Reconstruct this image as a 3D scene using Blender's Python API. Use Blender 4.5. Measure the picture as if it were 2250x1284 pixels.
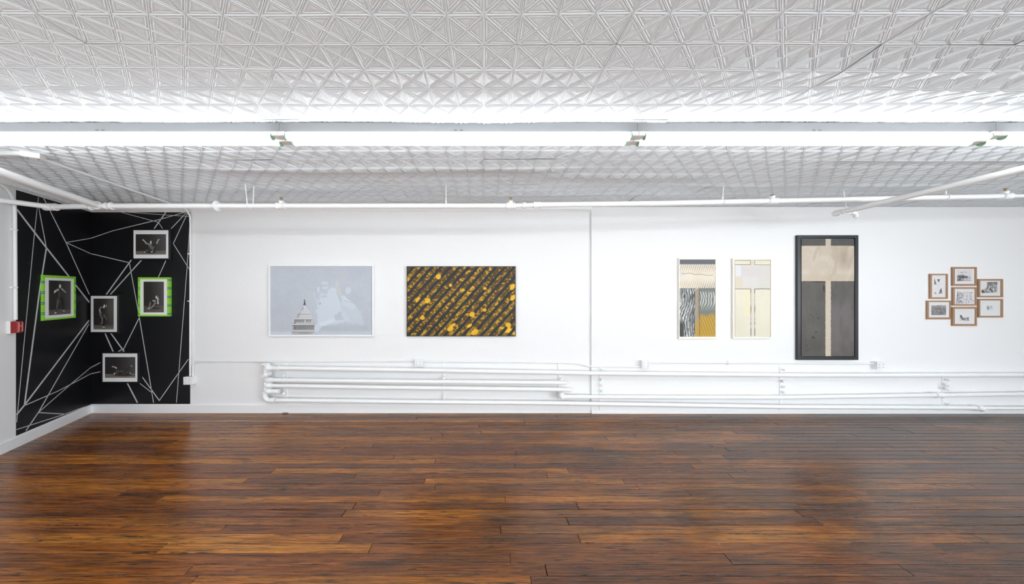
import bpy, math, random
import numpy as np
from mathutils import Vector, Matrix

for o in list(bpy.data.objects):
    bpy.data.objects.remove(o, do_unlink=True)
SC = bpy.context.scene
COL = SC.collection
random.seed(7)
RNG = np.random.default_rng(7)

# ------------------------------------------------------------------ camera, world, exposure
F = 668.0            # focal length in photograph pixels (2250 wide)
CX, CY = 1063.0, 640.0
CZ = 1.647           # eye height
HC = 2.770           # ceiling height
DW = 4.12            # distance to the long wall
DR = 4.095           # the right-hand stretch of that wall stands 25 mm proud
camd = bpy.data.cameras.new('camera')
cam = bpy.data.objects.new('camera', camd)
COL.objects.link(cam)
cam.location = (0, 0, CZ)
cam.rotation_euler = (math.pi/2, 0, 0)
camd.sensor_width = 36
camd.lens = 36*F/2250
camd.shift_x = (1125-CX)/2250
camd.shift_y = -(642-CY)/2250
camd.clip_start = 0.05
SC.camera = cam
W = bpy.data.worlds.new('world'); SC.world = W; W.use_nodes = True
W.node_tree.nodes['Background'].inputs[0].default_value = (0.9, 0.93, 1.0, 1)
W.node_tree.nodes['Background'].inputs[1].default_value = 0.05
SC.view_settings.view_transform = 'Standard'
SC.view_settings.look = 'None'
SC.view_settings.gamma = 1
SC.view_settings.use_curve_mapping = False
SC.view_settings.exposure = 0.70
TUBE = 9.0           # radiance of the fluorescent tubes
# unseen soft fill added behind the viewpoint to even out the long wall
ld = bpy.data.lights.new('front_fill', 'AREA')
ld.shape = 'RECTANGLE'; ld.size = 11.0; ld.size_y = 1.9; ld.energy = 80
ld.color = (0.93, 0.97, 1.0)
lo = bpy.data.objects.new('front_fill', ld); COL.objects.link(lo)
lo.location = (1.2, -6.3, 1.55); lo.rotation_euler = (math.radians(90), 0, 0)

# unseen upward fill added behind the viewpoint to brighten the ceiling
lu = bpy.data.lights.new('ceiling_fill', 'AREA')
lu.shape = 'RECTANGLE'; lu.size = 11.0; lu.size_y = 1.2; lu.energy = 185
lu.color = (0.78, 0.93, 1.0)
luo = bpy.data.objects.new('ceiling_fill', lu); COL.objects.link(luo)
luo.location = (0.8, -2.4, 0.75); luo.rotation_euler = (math.radians(180), 0, 0)

# unseen bluish daylight from the right, added to lift the left wall
lr_ = bpy.data.lights.new('side_daylight_fill', 'AREA')
lr_.shape = 'RECTANGLE'; lr_.size = 4.6; lr_.size_y = 1.9; lr_.energy = 290
lr_.color = (0.88, 0.945, 1.0)
lro = bpy.data.objects.new('side_daylight_fill', lr_); COL.objects.link(lro)
lro.location = (9.0, -4.0, 1.5); lro.rotation_euler = (math.radians(90), 0, math.radians(90))

# ------------------------------------------------------------------ helpers
ORG = {}
def P(px, py, D):
    """point of the room seen at photograph pixel (px, py) on the plane y = D"""
    return np.array(((px-CX)*D/F, D, CZ+(CY-py)*D/F))
def PZ(px, py, z):
    """point seen at (px, py) at height z"""
    D = (z-CZ)*F/(CY-py)
    return np.array(((px-CX)*D/F, D, z))

def s2l(c):
    c = np.asarray(c, float)
    return np.where(c <= 0.04045, c/12.92, ((c+0.055)/1.055)**2.4)
def col(r, g, b):
    return tuple(s2l(np.array((r, g, b))/255.0)) + (1.0,)

class MB:
    def __init__(self): self.v = []; self.f = []
    def add(self, vs, fs):
        n = len(self.v)
        self.v.extend([tuple(map(float, p)) for p in vs])
        self.f.extend([tuple(i+n for i in f) for f in fs]); return self
    def box(self, c, s, ax=None):
        ax = np.eye(3) if ax is None else np.asarray(ax)
        vs = [np.asarray(c)+ax[0]*s[0]*.5*i+ax[1]*s[1]*.5*j+ax[2]*s[2]*.5*k
              for i in (-1, 1) for j in (-1, 1) for k in (-1, 1)]
        return self.add(vs, [(0,1,3,2),(4,6,7,5),(0,4,5,1),(2,3,7,6),(0,2,6,4),(1,5,7,3)])
    def cbox(self, c, s, ch, ax=None):
        """box whose front (third axis, +) edges are chamfered"""
        ax = np.eye(3) if ax is None else np.asarray(ax)
        c = np.asarray(c, float); vs = []
        for (w, inset) in ((-.5*s[2], 0), (.5*s[2]-ch, 0), (.5*s[2], ch)):
            for (i, j) in ((-1,-1),(1,-1),(1,1),(-1,1)):
                vs.append(c+ax[0]*i*(s[0]*.5-inset)+ax[1]*j*(s[1]*.5-inset)+ax[2]*w)
        fs = [(3,2,1,0),(8,9,10,11)]
        for a in (0, 4):
            for k in range(4):
                fs.append((a+k, a+(k+1)%4, a+4+(k+1)%4, a+4+k))
        return self.add(vs, fs)
    def tube(self, pts, r, seg=14, caps=True):
        pts = [np.asarray(p, float) for p in pts]
        rs = r if hasattr(r, '__len__') else [r]*len(pts)
        n = len(pts); ts = []
        for i in range(n):
            a = pts[max(i-1, 0)]; b = pts[min(i+1, n-1)]
            t = b-a; ts.append(t/max(np.linalg.norm(t), 1e-9))
        up = np.array((0, 0, 1.0)) if abs(ts[0][2]) < .9 else np.array((1.0, 0, 0))
        u = np.cross(ts[0], up); u /= np.linalg.norm(u)
        vs = []
        for i in range(n):
            u = u-ts[i]*np.dot(u, ts[i]); u /= np.linalg.norm(u)
            w = np.cross(ts[i], u)
            k = 1.0
            if 0 < i < n-1:
                d1 = pts[i]-pts[i-1]; d1 = d1/max(np.linalg.norm(d1), 1e-9)
                k = 1/max(np.dot(d1, ts[i]), .6)
            for j in range(seg):
                a = 2*math.pi*j/seg
                vs.append(pts[i]+(u*math.cos(a)+w*math.sin(a))*rs[i]*(k if k < 1.3 else 1.3))
        fs = []
        for i in range(n-1):
            for j in range(seg):
                fs.append((i*seg+j, i*seg+(j+1)%seg, (i+1)*seg+(j+1)%seg, (i+1)*seg+j))
        if caps:
            fs.append(tuple(range(seg-1, -1, -1))); fs.append(tuple((n-1)*seg+j for j in range(seg)))
        return self.add(vs, fs)
    def ring(self, c, ax, r1, r2, seg=20):
        """torus-like band about axis"""
        c = np.asarray(c, float); ax = np.asarray(ax, float); ax /= np.linalg.norm(ax)
        h = np.array((0, 0, 1.0)) if abs(ax[2]) < .9 else np.array((1.0, 0, 0))
        u = np.cross(ax, h); u /= np.linalg.norm(u); w = np.cross(ax, u); vs = []; fs = []
        for i in range(seg):
            a = 2*math.pi*i/seg; d = u*math.cos(a)+w*math.sin(a)
            for k in range(8):
                b = 2*math.pi*k/8
                vs.append(c+d*(r1+r2*math.cos(b))+ax*r2*math.sin(b))
        for i in range(seg):
            for k in range(8):
                fs.append((i*8+k, i*8+(k+1)%8, ((i+1)%seg)*8+(k+1)%8, ((i+1)%seg)*8+k))
        return self.add(vs, fs)

def arc(c, u, w, r, a0, a1, n=8):
    c = np.asarray(c, float); u = np.asarray(u, float); w = np.asarray(w, float)
    return [c+r*(u*math.cos(a)+w*math.sin(a)) for a in np.linspace(a0, a1, n)]

def obj(name, mb, m, parent=None, smooth=False, label=None, kind=None):
    o0 = ORG.get(parent.name, np.zeros(3)) if parent is not None else np.zeros(3)
    me = bpy.data.meshes.new(name)
    v = np.asarray(mb.v, float)-o0
    me.from_pydata([tuple(p) for p in v], [], mb.f); me.update()
    if smooth:
        me.polygons.foreach_set('use_smooth', [True]*len(me.polygons))
        me.set_sharp_from_angle(angle=math.radians(40))
    me.materials.append(m)
    o = bpy.data.objects.new(name, me); COL.objects.link(o)
    if parent is not None:
        o.parent = parent; ORG[o.name] = o0
    if label: o['label'] = label
    if kind: o['kind'] = kind
    return o
def thing(name, label, cat, loc=(0, 0, 0), group=None):
    o = bpy.data.objects.new(name, None); COL.objects.link(o)
    o.empty_display_size = .05
    o.location = loc; ORG[o.name] = np.asarray(loc, float)
    o['label'] = label; o['category'] = cat
    if group: o['group'] = group
    return o
def struct(name, mb, m, smooth=False):
    o = obj(name, mb, m, None, smooth); o['kind'] = 'structure'; ORG[o.name] = np.zeros(3); return o
def copy_tree(o, parent=None):
    c = o.copy(); COL.objects.link(c)
    if parent is not None: c.parent = parent
    for ch in list(o.children): copy_tree(ch, c)
    return c

# ------------------------------------------------------------------ materials
def mat(name, c, rough=.5, spec=.5, metal=0, bump=None, emit=None):
    m = bpy.data.materials.new(name); m.use_nodes = True
    nt = m.node_tree; b = nt.nodes['Principled BSDF']
    b.inputs['Base Color'].default_value = c if len(c) == 4 else tuple(c)+(1,)
    b.inputs['Roughness'].default_value = rough
    b.inputs['Specular IOR Level'].default_value = spec
    b.inputs['Metallic'].default_value = metal
    if emit:
        b.inputs['Emission Color'].default_value = emit[:3]+(1,); b.inputs['Emission Strength'].default_value = emit[3]
    if bump:
        g = nt.nodes.new('ShaderNodeNewGeometry'); n = nt.nodes.new('ShaderNodeTexNoise')
        n.inputs['Scale'].default_value = bump[0]; n.inputs['Detail'].default_value = 4
        p = nt.nodes.new('ShaderNodeBump'); p.inputs['Strength'].default_value = bump[1]
        p.inputs['Distance'].default_value = bump[2]
        nt.links.new(g.outputs['Position'], n.inputs['Vector'])
        nt.links.new(n.outputs['Fac'], p.inputs['Height']); nt.links.new(p.outputs[0], b.inputs['Normal'])
    return m
M_WALL = mat('wall_paint', (.84, .84, .84), .55, .35, bump=(9, .25, .01))
M_TRIM = mat('trim_paint', (.86, .86, .86), .35, .45, bump=(30, .15, .004))
M_PIPE = mat('pipe_paint', (.87, .87, .865), .33, .5, bump=(45, .25, .003))
M_COND = mat('conduit_paint', (.85, .85, .845), .38, .5, bump=(60, .2, .002))
M_TIN = mat('tin_ceiling_paint', (.77, .812, .845), .42, .5, bump=(170, .35, .002))
M_HOUS = mat('fixture_enamel', (.25, .253, .26), .5, .3)
M_TUBE = mat('fluorescent_tube', (1, 1, 1), .4, .5, emit=(.94, .975, 1.0, TUBE))
M_HOLD = mat('lampholder_plastic', (.78, .77, .75), .5)
M_GREEN = mat('lampholder_green', col(120, 160, 128), .45)
M_DARK = mat('dark_slot', (.05, .05, .05), .6)
M_BRASS = mat('brass', (.33, .25, .13), .4, .5, .7)
M_BLACK = mat('black_wall_paint', (.0085, .0085, .0100), .42, .35, bump=(14, .12, .006))
M_TAPE = mat('mural_line_paint', (.62, .62, .64), .5)
M_FBLACK = mat('black_frame', (.008, .008, .009), .35)
M_FCHAR = mat('charcoal_frame', (.012, .014, .018), .3, .6)
M_FWHITE = mat('white_frame', (.88, .88, .88), .35)
M_FCREAM = mat('cream_frame', col(243, 236, 222), .5)
M_MATB = mat('white_mat_board', (.90, .89, .88), .7)
M_RED = mat('red_plastic', col(140, 22, 22), .3)
M_REDL = mat('red_rib', col(214, 120, 120), .3)
M_SUB = mat('subfloor', (.012, .008, .006), .8)
M_GREENF = mat('lime_frame', col(150, 222, 66), .45)
M_TEAL = mat('teal_band', col(14, 70, 82), .5)
M_LBLUE = mat('pale_blue_band', col(150, 205, 205), .5)

def wood_frame_mat():
    m = mat('light_oak', col(176, 128, 84), .5); nt = m.node_tree; b = nt.nodes['Principled BSDF']
    g = nt.nodes.new('ShaderNodeNewGeometry'); mp = nt.nodes.new('ShaderNodeMapping')
    mp.inputs['Scale'].default_value = (60, 60, 8)
    n = nt.nodes.new('ShaderNodeTexNoise'); n.inputs['Scale'].default_value = 3
    r = nt.nodes.new('ShaderNodeValToRGB')
    r.color_ramp.elements[0].color = col(140, 104, 74); r.color_ramp.elements[1].color = col(178, 140, 106)
    nt.links.new(g.outputs['Position'], mp.inputs[0]); nt.links.new(mp.outputs[0], n.inputs['Vector'])
    nt.links.new(n.outputs['Fac'], r.inputs[0]); nt.links.new(r.outputs[0], b.inputs['Base Color'])
    return m
M_OAK = wood_frame_mat()

def print_mat(name, rough, spec):
    m = mat(name, (1, 1, 1), rough, spec); nt = m.node_tree
    a = nt.nodes.new('ShaderNodeAttribute'); a.attribute_name = 'ink'
    nt.links.new(a.outputs['Color'], nt.nodes['Principled BSDF'].inputs['Base Color'])
    return m
M_PHOTO = print_mat('photographic_print', .45, .3)
M_CANVAS = print_mat('painted_canvas', .55, .3)
M_PAPER = print_mat('drawing_paper', .8, .1)

def floor_mat():
    m = bpy.data.materials.new('old_varnished_boards'); m.use_nodes = True
    nt = m.node_tree; N = nt.nodes; L = nt.links; b = N['Principled BSDF']
    g = N.new('ShaderNodeNewGeometry'); oi = N.new('ShaderNodeObjectInfo')
    def mapping(sc):
        mp = N.new('ShaderNodeMapping'); mp.inputs['Scale'].default_value = sc
        L.new(g.outputs['Position'], mp.inputs[0]); return mp
    def noise(vec, scale, detail, rough=.55, w=None, dist=0):
        n = N.new('ShaderNodeTexNoise'); n.noise_dimensions = '4D' if w is not None else '3D'
        n.inputs['Scale'].default_value = scale; n.inputs['Detail'].default_value = detail
        n.inputs['Roughness'].default_value = rough; n.inputs['Distortion'].default_value = dist
        L.new(vec, n.inputs['Vector'])
        if w is not None: L.new(w, n.inputs['W'])
        return n.outputs['Fac']
    def math_(op, a, bb=None, c=None):
        n = N.new('ShaderNodeMath'); n.operation = op
        for i, x in enumerate((a, bb, c)):
            if x is None: continue
            if isinstance(x, (int, float)): n.inputs[i].default_value = x
            else: L.new(x, n.inputs[i])
        return n.outputs[0]
    def ramp(fac, els):
        r = N.new('ShaderNodeValToRGB'); e = r.color_ramp.elements
        while len(e) < len(els): e.new(.5)
        for i, (p, c) in enumerate(els):
            e[i].position = p; e[i].color = c if len(c) == 4 else c+(1,)
        L.new(fac, r.inputs[0]); return r.outputs[0]
    def mix(fac, a, c, bt='MIX'):
        n = N.new('ShaderNodeMix'); n.data_type = 'RGBA'; n.blend_type = bt
        if isinstance(fac, (int, float)): n.inputs['Factor'].default_value = fac
        else: L.new(fac, n.inputs['Factor'])
        for s, x in (('A', a), ('B', c)):
            k = [i for i in n.inputs if i.name == s and i.type == 'RGBA'][0]
            if isinstance(x, tuple): k.default_value = x
            else: L.new(x, k)
        return [o for o in n.outputs if o.type == 'RGBA'][0]
    rnd = math_('MULTIPLY', oi.outputs['Random'], 40.0)
    grain = noise(mapping((1.2, 46, 1)).outputs[0], 2.2, 7, .65, rnd, .6)
    streak = noise(mapping((.55, 9, 1)).outputs[0], 2.0, 5, .6, rnd, .4)
    blotch = noise(mapping((.75, 3.4, 1)).outputs[0], 1.1, 7, .66, None, .8)
    fine = noise(mapping((2.4, 95, 1)).outputs[0], 2.0, 6, .7, rnd, .8)
    tone = math_('ADD', math_('ADD', math_('MULTIPLY', oi.outputs['Random'], .24), math_('MULTIPLY', streak, .56)), math_('MULTIPLY', fine, .26))
    base = ramp(tone, [(.31, (.078, .026, .010)), (.44, (.170, .053, .014)), (.57, (.290, .098, .018)), (.74, (.47, .185, .026))])
    # worn, greyed areas: more of them to the right of the room
    sx = N.new('ShaderNodeSeparateXYZ'); L.new(g.outputs['Position'], sx.inputs[0])
    wearx = N.new('ShaderNodeMapRange'); L.new(sx.outputs[0], wearx.inputs[0])
    wearx.inputs[1].default_value = -3.5; wearx.inputs[2].default_value = 4.5
    wearx.inputs[3].default_value = -.05; wearx.inputs[4].default_value = .105
    dk = math_('ADD', math_('ADD', math_('MULTIPLY', blotch, .50), math_('ADD', math_('MULTIPLY', streak, .34), math_('MULTIPLY', fine, .22))), wearx.outputs[0])
    dkf = ramp(dk, [(.505, (0, 0, 0)), (.66, (1, 1, 1))])
    c1 = mix(math_('MULTIPLY', dkf, .86), base, (.046, .029, .022, 1))
    gr = ramp(math_('ADD', math_('MULTIPLY', grain, .5), math_('MULTIPLY', fine, .5)), [(.40, (.22, .20, .20)), (.56, (1.30, 1.28, 1.22))])
    c2 = mix(.92, c1, gr, 'MULTIPLY')
    # black gouges along the grain
    gouge = noise(mapping((2.2, 40, 1)).outputs[0], 1.9, 4, .65, rnd, 1.2)
    gf = ramp(gouge, [(.565, (0, 0, 0)), (.635, (1, 1, 1))])
    c3 = mix(math_('MULTIPLY', gf, .85), c2, (.010, .008, .007, 1))
    # small cream paint flecks, mostly on the worn side
    fl = noise(mapping((9, 42, 1)).outputs[0], 2.0, 2, .5)
    flm = noise(mapping((.8, 1.1, 1)).outputs[0], 1.0, 2, .5)
    ff = math_('MULTIPLY', ramp(fl, [(.735, (0, 0, 0)), (.76, (1, 1, 1))]),
               ramp(math_('ADD', flm, wearx.outputs[0]), [(.56, (0, 0, 0)), (.66, (1, 1, 1))]))
    c4 = mix(ff, c3, (.44, .37, .24, 1))
    L.new(c4, b.inputs['Base Color'])
    rr = N.new('ShaderNodeMapRange'); L.new(math_('ADD', math_('MULTIPLY', dkf, .5), math_('MULTIPLY', grain, .5)), rr.inputs[0])
    rr.inputs[3].default_value = .12; rr.inputs[4].default_value = .27
    L.new(rr.outputs[0], b.inputs['Roughness'])
    b.inputs['Specular IOR Level'].default_value = .42
    bp = N.new('ShaderNodeBump'); bp.inputs['Strength'].default_value = .35; bp.inputs['Distance'].default_value = .0025
    L.new(math_('SUBTRACT', math_('ADD', grain, math_('MULTIPLY', streak, .8)), math_('MULTIPLY', gf, .6)), bp.inputs['Height'])
    L.new(bp.outputs[0], b.inputs['Normal'])
    return m
M_FLOOR = floor_mat()

# ------------------------------------------------------------------ room shell
XC = (201-CX)*DW/F                                     # the far left corner
LD = np.array((.416, -1.0, 0)); LD /= np.linalg.norm(LD)   # left wall, running towards the viewer
LN = np.array((1.0, .416, 0)); LN /= np.linalg.norm(LN)    # its normal, into the room
CORN = np.array((XC, DW, 0))
ZV = np.array((0, 0, 1.0))
def LW(px, py, off=0.0):
    """point on the left wall (or off metres in front of it) seen at (px, py)"""
    c = CORN+LN*off
    k = (px-CX)/F                                      # x = k*y
    s = (k*c[1]-c[0])/(LD[0]-k*LD[1])
    p = c+LD*s
    return np.array((p[0], p[1], CZ+(CY-py)*p[1]/F))

XS = (1298-CX)*DW/F                                    # vertical step in the long wall
XR, YF = 9.2, -6.5
def wall_quad(a, b, z0=0, z1=2.95, th=.12, n=None):
    a = np.asarray(a, float); b = np.asarray(b, float); d = b-a; L_ = np.linalg.norm(d); d /= L_
    n = np.asarray(n, float)
    return MB().box((a+b)/2-n*th/2+ZV*(z0+z1)/2, (L_, th, z1-z0), (d, n, ZV))
mb = MB()
mb.add([(XC-.15, DW, 0), (XS, DW, 0), (XS, DR, 0), (XR+.1, DR, 0), (XR+.1, DW+.15, 0), (XC-.15, DW+.15, 0),
        (XC-.15, DW, 2.95), (XS, DW, 2.95), (XS, DR, 2.95), (XR+.1, DR, 2.95), (XR+.1, DW+.15, 2.95), (XC-.15, DW+.15, 2.95)],
       [(0,1,7,6), (1,2,8,7), (2,3,9,8), (3,4,10,9), (4,5,11,10), (5,0,6,11), (6,7,8,9,10,11), (5,4,3,2,1,0)])
struct('wall_back', mb, M_WALL)
LEND = CORN+LD*2.9
XL2 = LEND[0]
mb = wall_quad(CORN+LD*0.0, LEND, n=LN)
struct('wall_left', mb, M_WALL)
struct('wall_left_rear', wall_quad((XL2, LEND[1]+.02, 0), (XL2, YF, 0), n=(1, 0, 0)), M_WALL)
struct('wall_right', wall_quad((XR, DR, 0), (XR, YF, 0), n=(-1, 0, 0)), M_WALL)
struct('wall_front', wall_quad((XL2-.1, YF, 0), (XR+.1, YF, 0), n=(0, 1, 0)), M_WALL)

# floor: dark base with every visible board a piece of its own
floor = struct('floor', MB().box(((XL2+XR)/2-.8, (YF+DW)/2, -.07), (XR-XL2+2.4, DW-YF+.3, .10)), M_SUB)
PW = .0762
def plank_mb(mb, x0, x1, y0, y1, zt):
    g = rp.choice((.0008, .0011, .0016, .0024)); ch = .0020
    x0 += g; x1 -= g; y0 += g; y1 -= g
    vs = []
    for (z, i) in ((-.02, 0), (zt-ch, 0), (zt, ch)):
        vs += [(x0+i, y0+i, z), (x1-i, y0+i, z), (x1-i, y1-i, z), (x0+i, y1-i, z)]
    fs = [(8, 9, 10, 11)]
    for a in (0, 4):
        for k in range(4): fs.append((a+k, a+(k+1) % 4, a+4+(k+1) % 4, a+4+k))
    mb.add(vs, fs)
def left_limit(y):
    return XC+.416*(DW-y) if y > LEND[1] else XL2
rows = int(round((DW-1.25)/PW))
rp = random.Random(21)
nplank = 0
rest = MB()
for r in range(rows+1):
    y1 = DW+.001-r*PW; y0 = y1-PW
    hw = 1.72*max(y0, .3)
    xa = max(left_limit(y0)-.06, -hw-.5); xb = min(XR, 1.9*max(y0, .3)+.5)
    x = xa; first = rp.uniform(.25, 1.0)
    while x < xb:
        ln = rp.choice((1.5, 1.9, 2.3, 2.8, 3.3))*rp.uniform(.85, 1.15)*first; first = 1
        x2 = min(x+ln, XR+.02)
        xs = max(x, left_limit(y0)-.06)
        mb = MB(); plank_mb(mb, xs, x2, y0, y1, rp.uniform(-.0006, .0006))
        cx = (xs+x2)/2; cy = (y0+y1)/2
        o = obj('plank', MB().add([(a-cx, b-cy, c) for a, b, c in mb.v], mb.f), M_FLOOR, floor)
        o.location = (cx, cy, 0); o.rotation_euler = (rp.gauss(0, .0035), rp.gauss(0, .0004), 0)
        nplank += 1; x = x2
    if xb < XR-.3 and x < XR:
        while x < XR:
            x2 = min(x+2.5, XR); plank_mb(rest, x, x2, y0, y1, 0); x = x2
    xl = left_limit(y0)-.06
    if xa > xl+.2:
        plank_mb(rest, xl, xa, y0, y1, 0)
yy = DW+.001-(rows+1)*PW
while yy > YF:
    x = left_limit(yy)-rp.uniform(0, 2)
    while x < XR:
        plank_mb(rest, max(x, left_limit(yy)-.06), min(x+3, XR), yy-PW, yy, 0); x += 3
    yy -= PW
o = obj('remaining_planks', rest, M_FLOOR, floor); o['kind'] = 'stuff'
print('planks', nplank)

# ceiling: slab, and pressed tin panels of four by four embossed squares
ceiling = struct('ceiling', MB().box(((XL2+XR)/2-.8, (YF+DW)/2, HC+.11), (XR-XL2+2.4, DW-YF+.3, .12)), M_TIN)
def hash2(ix, iy, s):
    v = np.sin(ix*127.1+iy*311.7+s*74.7)*43758.5453
    return v-np.floor(v)
def vnoise(x, y, s=0):
    x = np.asarray(x, float); y = np.asarray(y, float)
    ix = np.floor(x); iy = np.floor(y); fx = x-ix; fy = y-iy
    fx = fx*fx*(3-2*fx); fy = fy*fy*(3-2*fy)
    a = hash2(ix, iy, s); b = hash2(ix+1, iy, s); c = hash2(ix, iy+1, s); d = hash2(ix+1, iy+1, s)
    return (a*(1-fx)+b*fx)*(1-fy)+(c*(1-fx)+d*fx)*fy
def fbm(x, y, s=0, oct=3):
    t = 0; a = .5
    for i in range(oct):
        t = t+a*vnoise(x*2**i, y*2**i, s+i*13); a *= .5
    return t
SAGS = [  # x0, x1, y centre, sigma, depth: long creases where the sheet has come loose
    (-2.6, .75, 2.80, .075, .026), (.4, 2.3, 2.98, .06, .012), (-7, -3.6, 2.72, .06, .012),
    (-2.1, -1.0, 1.965, .05, .017), (-.6, .5, 1.965, .05, .020), (2.0, 4.2, 1.96, .05, .014), (-4.6, -2.6, 1.96, .05, .012),
    (1.1, 2.8, 1.53, .06, .016), (2.4, 3.9, 1.72, .06, .020), (3.0, 5.5, 2.62, .05, .014), (-1.3, 0.6, 1.58, .05, .010),
    (-6, -1.5, 3.35, .09, .016), (-.3, 2.4, 3.55, .10, .016), (2.2, 5.2, 3.25, .06, .012)]
def wave(x, y):
    z = -.030*(fbm(x*.55+3.1, y*1.7, 5, 3)-.44)-.006*(fbm(x*2.3, y*4.1, 9, 2)-.38)
    z = z*np.clip((DW-y)/.35, .15, 1)
    for (a, b, yc, sg, d) in SAGS:
        m = 1/(1+np.exp(-(x-a)/.12))/(1+np.exp((x-b)/.12))
        yj = yc+.05*(vnoise(x*1.4, yc*7+x*0, 3)-.5)
        z = z-d*m*np.exp(-((y-yj)/sg)**2)
    return z
TS = .1524; H2 = TS/2
LEV = np.array((0, .028, .062, .125, .152, .182, .25, .345, .40)); HGT = np.array((-.5, 2.4, 0, 0, 1.8, .1, .1, 1.6, 1.9))*.001
def tile_unit():
    vs = []; fs = []
    I = np.array((1-.4142, 0)); T = [np.array((0, 0.)), np.array((1, -1.)), np.array((1, 1.))]
    for q in range(4):
        c, s = math.cos(q*math.pi/2), math.sin(q*math.pi/2)
        n0 = len(vs)
        for t, h in zip(LEV, HGT):
            for V in T:
                p = I+(V-I)*(1-t/.4142)
                vs.append((c*p[0]-s*p[1], s*p[0]+c*p[1], -h))
        nl = len(LEV)
        for l in range(nl-1):
            for k in range(3):
                a = n0+l*3+k; b_ = n0+l*3+(k+1) % 3
                fs.append((a, a+3, b_+3, b_))
        e = n0+(nl-1)*3
        fs.append((e, e+2, e+1))
    v = np.array(vs); v[:, :2] *= H2
    return v, fs
TV, TF = tile_unit()
D0 = 1.2437+TS                         # a seam
rq = random.Random(5)
def panel(ix, y0, ny):
    """4 x ny tiles whose near left corner is (x0, y0)"""
    x0 = ix*4*TS
    vs = []; fs = []; n = len(TV)
    for j in range(ny):
        for i in range(4):
            v = TV.copy(); v[:, 0] += x0+(i+.5)*TS; v[:, 1] += y0+(j+.5)*TS
            fs += [tuple(a+len(vs)*n for a in f) for f in TF]; vs.append(v)
    v = np.concatenate(vs)
    cx, cy = x0+2*TS, y0+ny*H2
    tx, ty, dz = rq.gauss(0, .0020), rq.gauss(0, .0035), rq.uniform(0, .0025)
    v[:, 2] += wave(v[:, 0], v[:, 1])+(v[:, 0]-cx)*tx+(v[:, 1]-cy)*ty-dz
    ex = np.minimum(v[:, 0]-x0, x0+4*TS-v[:, 0]); ey = np.minimum(v[:, 1]-y0, y0+ny*TS-v[:, 1])
    v[:, 2] += np.where(np.minimum(ex, ey) < .002, -.0022, 0)   # folded lip
    v[:, 0] -= cx; v[:, 1] -= cy
    me = bpy.data.meshes.new('ceiling_panel'); me.from_pydata(v.tolist(), [], fs); me.update()
    me.materials.append(M_TIN)
    o = bpy.data.objects.new('ceiling_panel', me); COL.objects.link(o)
    o.parent = ceiling; o.location = (cx, cy, HC+.012)
npan = 0
for r, ny in ((-1, 4), (0, 4), (1, 4), (2, 4), (3, 4), (4, 2)):
    y0 = D0+r*4*TS; y1 = y0+ny*TS
    for ix in range(-13, 15):
        xa = ix*4*TS; xb = xa+4*TS
        if xb < -1.62*y1-2.6 or xa > 1.80*y1+2.2: continue
        if xb < left_limit(min(y0, DW))-.05 or xa > XR: continue
        panel(ix, y0, ny); npan += 1
print('panels', npan)

# cornice strips and baseboards
def strip(a, b, n, prof):
    """profile (out, up) swept from a to b; n = outward"""
    a = np.asarray(a, float); b = np.asarray(b, float); n = np.asarray(n, float)
    k = len(prof); vs = [p+n*o+ZV*u for p in (a, b) for (o, u) in prof]
    fs = [(i, (i+1) % k, k+(i+1) % k, k+i) for i in range(k)]+[tuple(range(k-1, -1, -1)), tuple(range(k, 2*k))]
    return MB().add(vs, fs)
CORNICE = [(0, 2.715), (.010, 2.715), (.014, 2.725), (.028, 2.735), (.040, 2.752), (.046, 2.80), (0, 2.80)]
struct('trim_1', strip(CORN, (XS, DW, 0), (0, -1, 0), CORNICE), M_TRIM)
cl = struct('trim_2', strip(CORN, LEND, LN, CORNICE), M_TRIM)
bead = MB()
for i in range(66):
    c = CORN+LD*(.05+i*.022)+LN*.034+ZV*2.742
    bead.box(c, (.011, .016, .016), (LD, LN, ZV))
o = obj('bead_moulding', bead, M_TRIM, cl); o['kind'] = 'stuff'
BBP = [(0, 0), (.020, 0), (.020, .104), (.014, .114), (.008, .118), (0, .118)]
struct('baseboard_back', strip(CORN, (XS, DW, 0), (0, -1, 0), BBP), M_TRIM)
struct('baseboard_left', strip(CORN, LEND, LN, BBP), M_TRIM)
struct('baseboard_back_right', strip((XS, DR, 0), (XR, DR, 0), (0, -1, 0), [(0, 0), (.016, 0), (.016, .034), (.010, .042), (0, .042)]), M_TRIM)

# ------------------------------------------------------------------ black mural across the corner
zt, zb = 2.716, .117
XM = (418-CX)*DW/F
pm0 = LW(35, 640)
mural = thing('wall_mural', 'matte black painted corner mural crossed by many thin white straight lines', 'mural', (XC, DW-.002, zb))
smur = np.linalg.norm((pm0-CORN)[:2])
mbk = MB().box(((XC+XM)/2, DW-.001, (zt+zb)/2), (XM-XC, .002, zt-zb))
obj('paint_field', mbk, M_BLACK, mural)
obj('paint_field', MB().box(CORN+LD*smur/2+LN*.001+ZV*(zt+zb)/2, (smur, .002, zt-zb), (LD, LN, ZV)), M_BLACK, mural)
def Zm(p): return (p[0]/2.14, 400+p[1]/2.14)
def mline(pts, wpx):
    """white line through zoomed-crop points; split where it turns the corner"""
    for a, b in zip(pts[:-1], pts[1:]):
        a2, b2 = Zm(a), Zm(b)
        left = (a[0]+b[0])/2 < 429
        if left: A, B, n = LW(*a2, .002), LW(*b2, .002), LN
        else: A, B, n = P(a2[0], a2[1], DW-.002), P(b2[0], b2[1], DW-.002), np.array((0, -1.0, 0))
        for p in (A, B): p[2] = min(max(p[2], zb+.001), zt-.001)
        d = B-A; L_ = np.linalg.norm(d); d /= L_
        u = np.cross(n, d)
        w = wpx/2.14/162*.72
        obj('line', MB().box((A+B)/2+n*.0005, (L_+w*.3, w, .0012), (d, u, n)), M_TAPE, mural)
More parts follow.
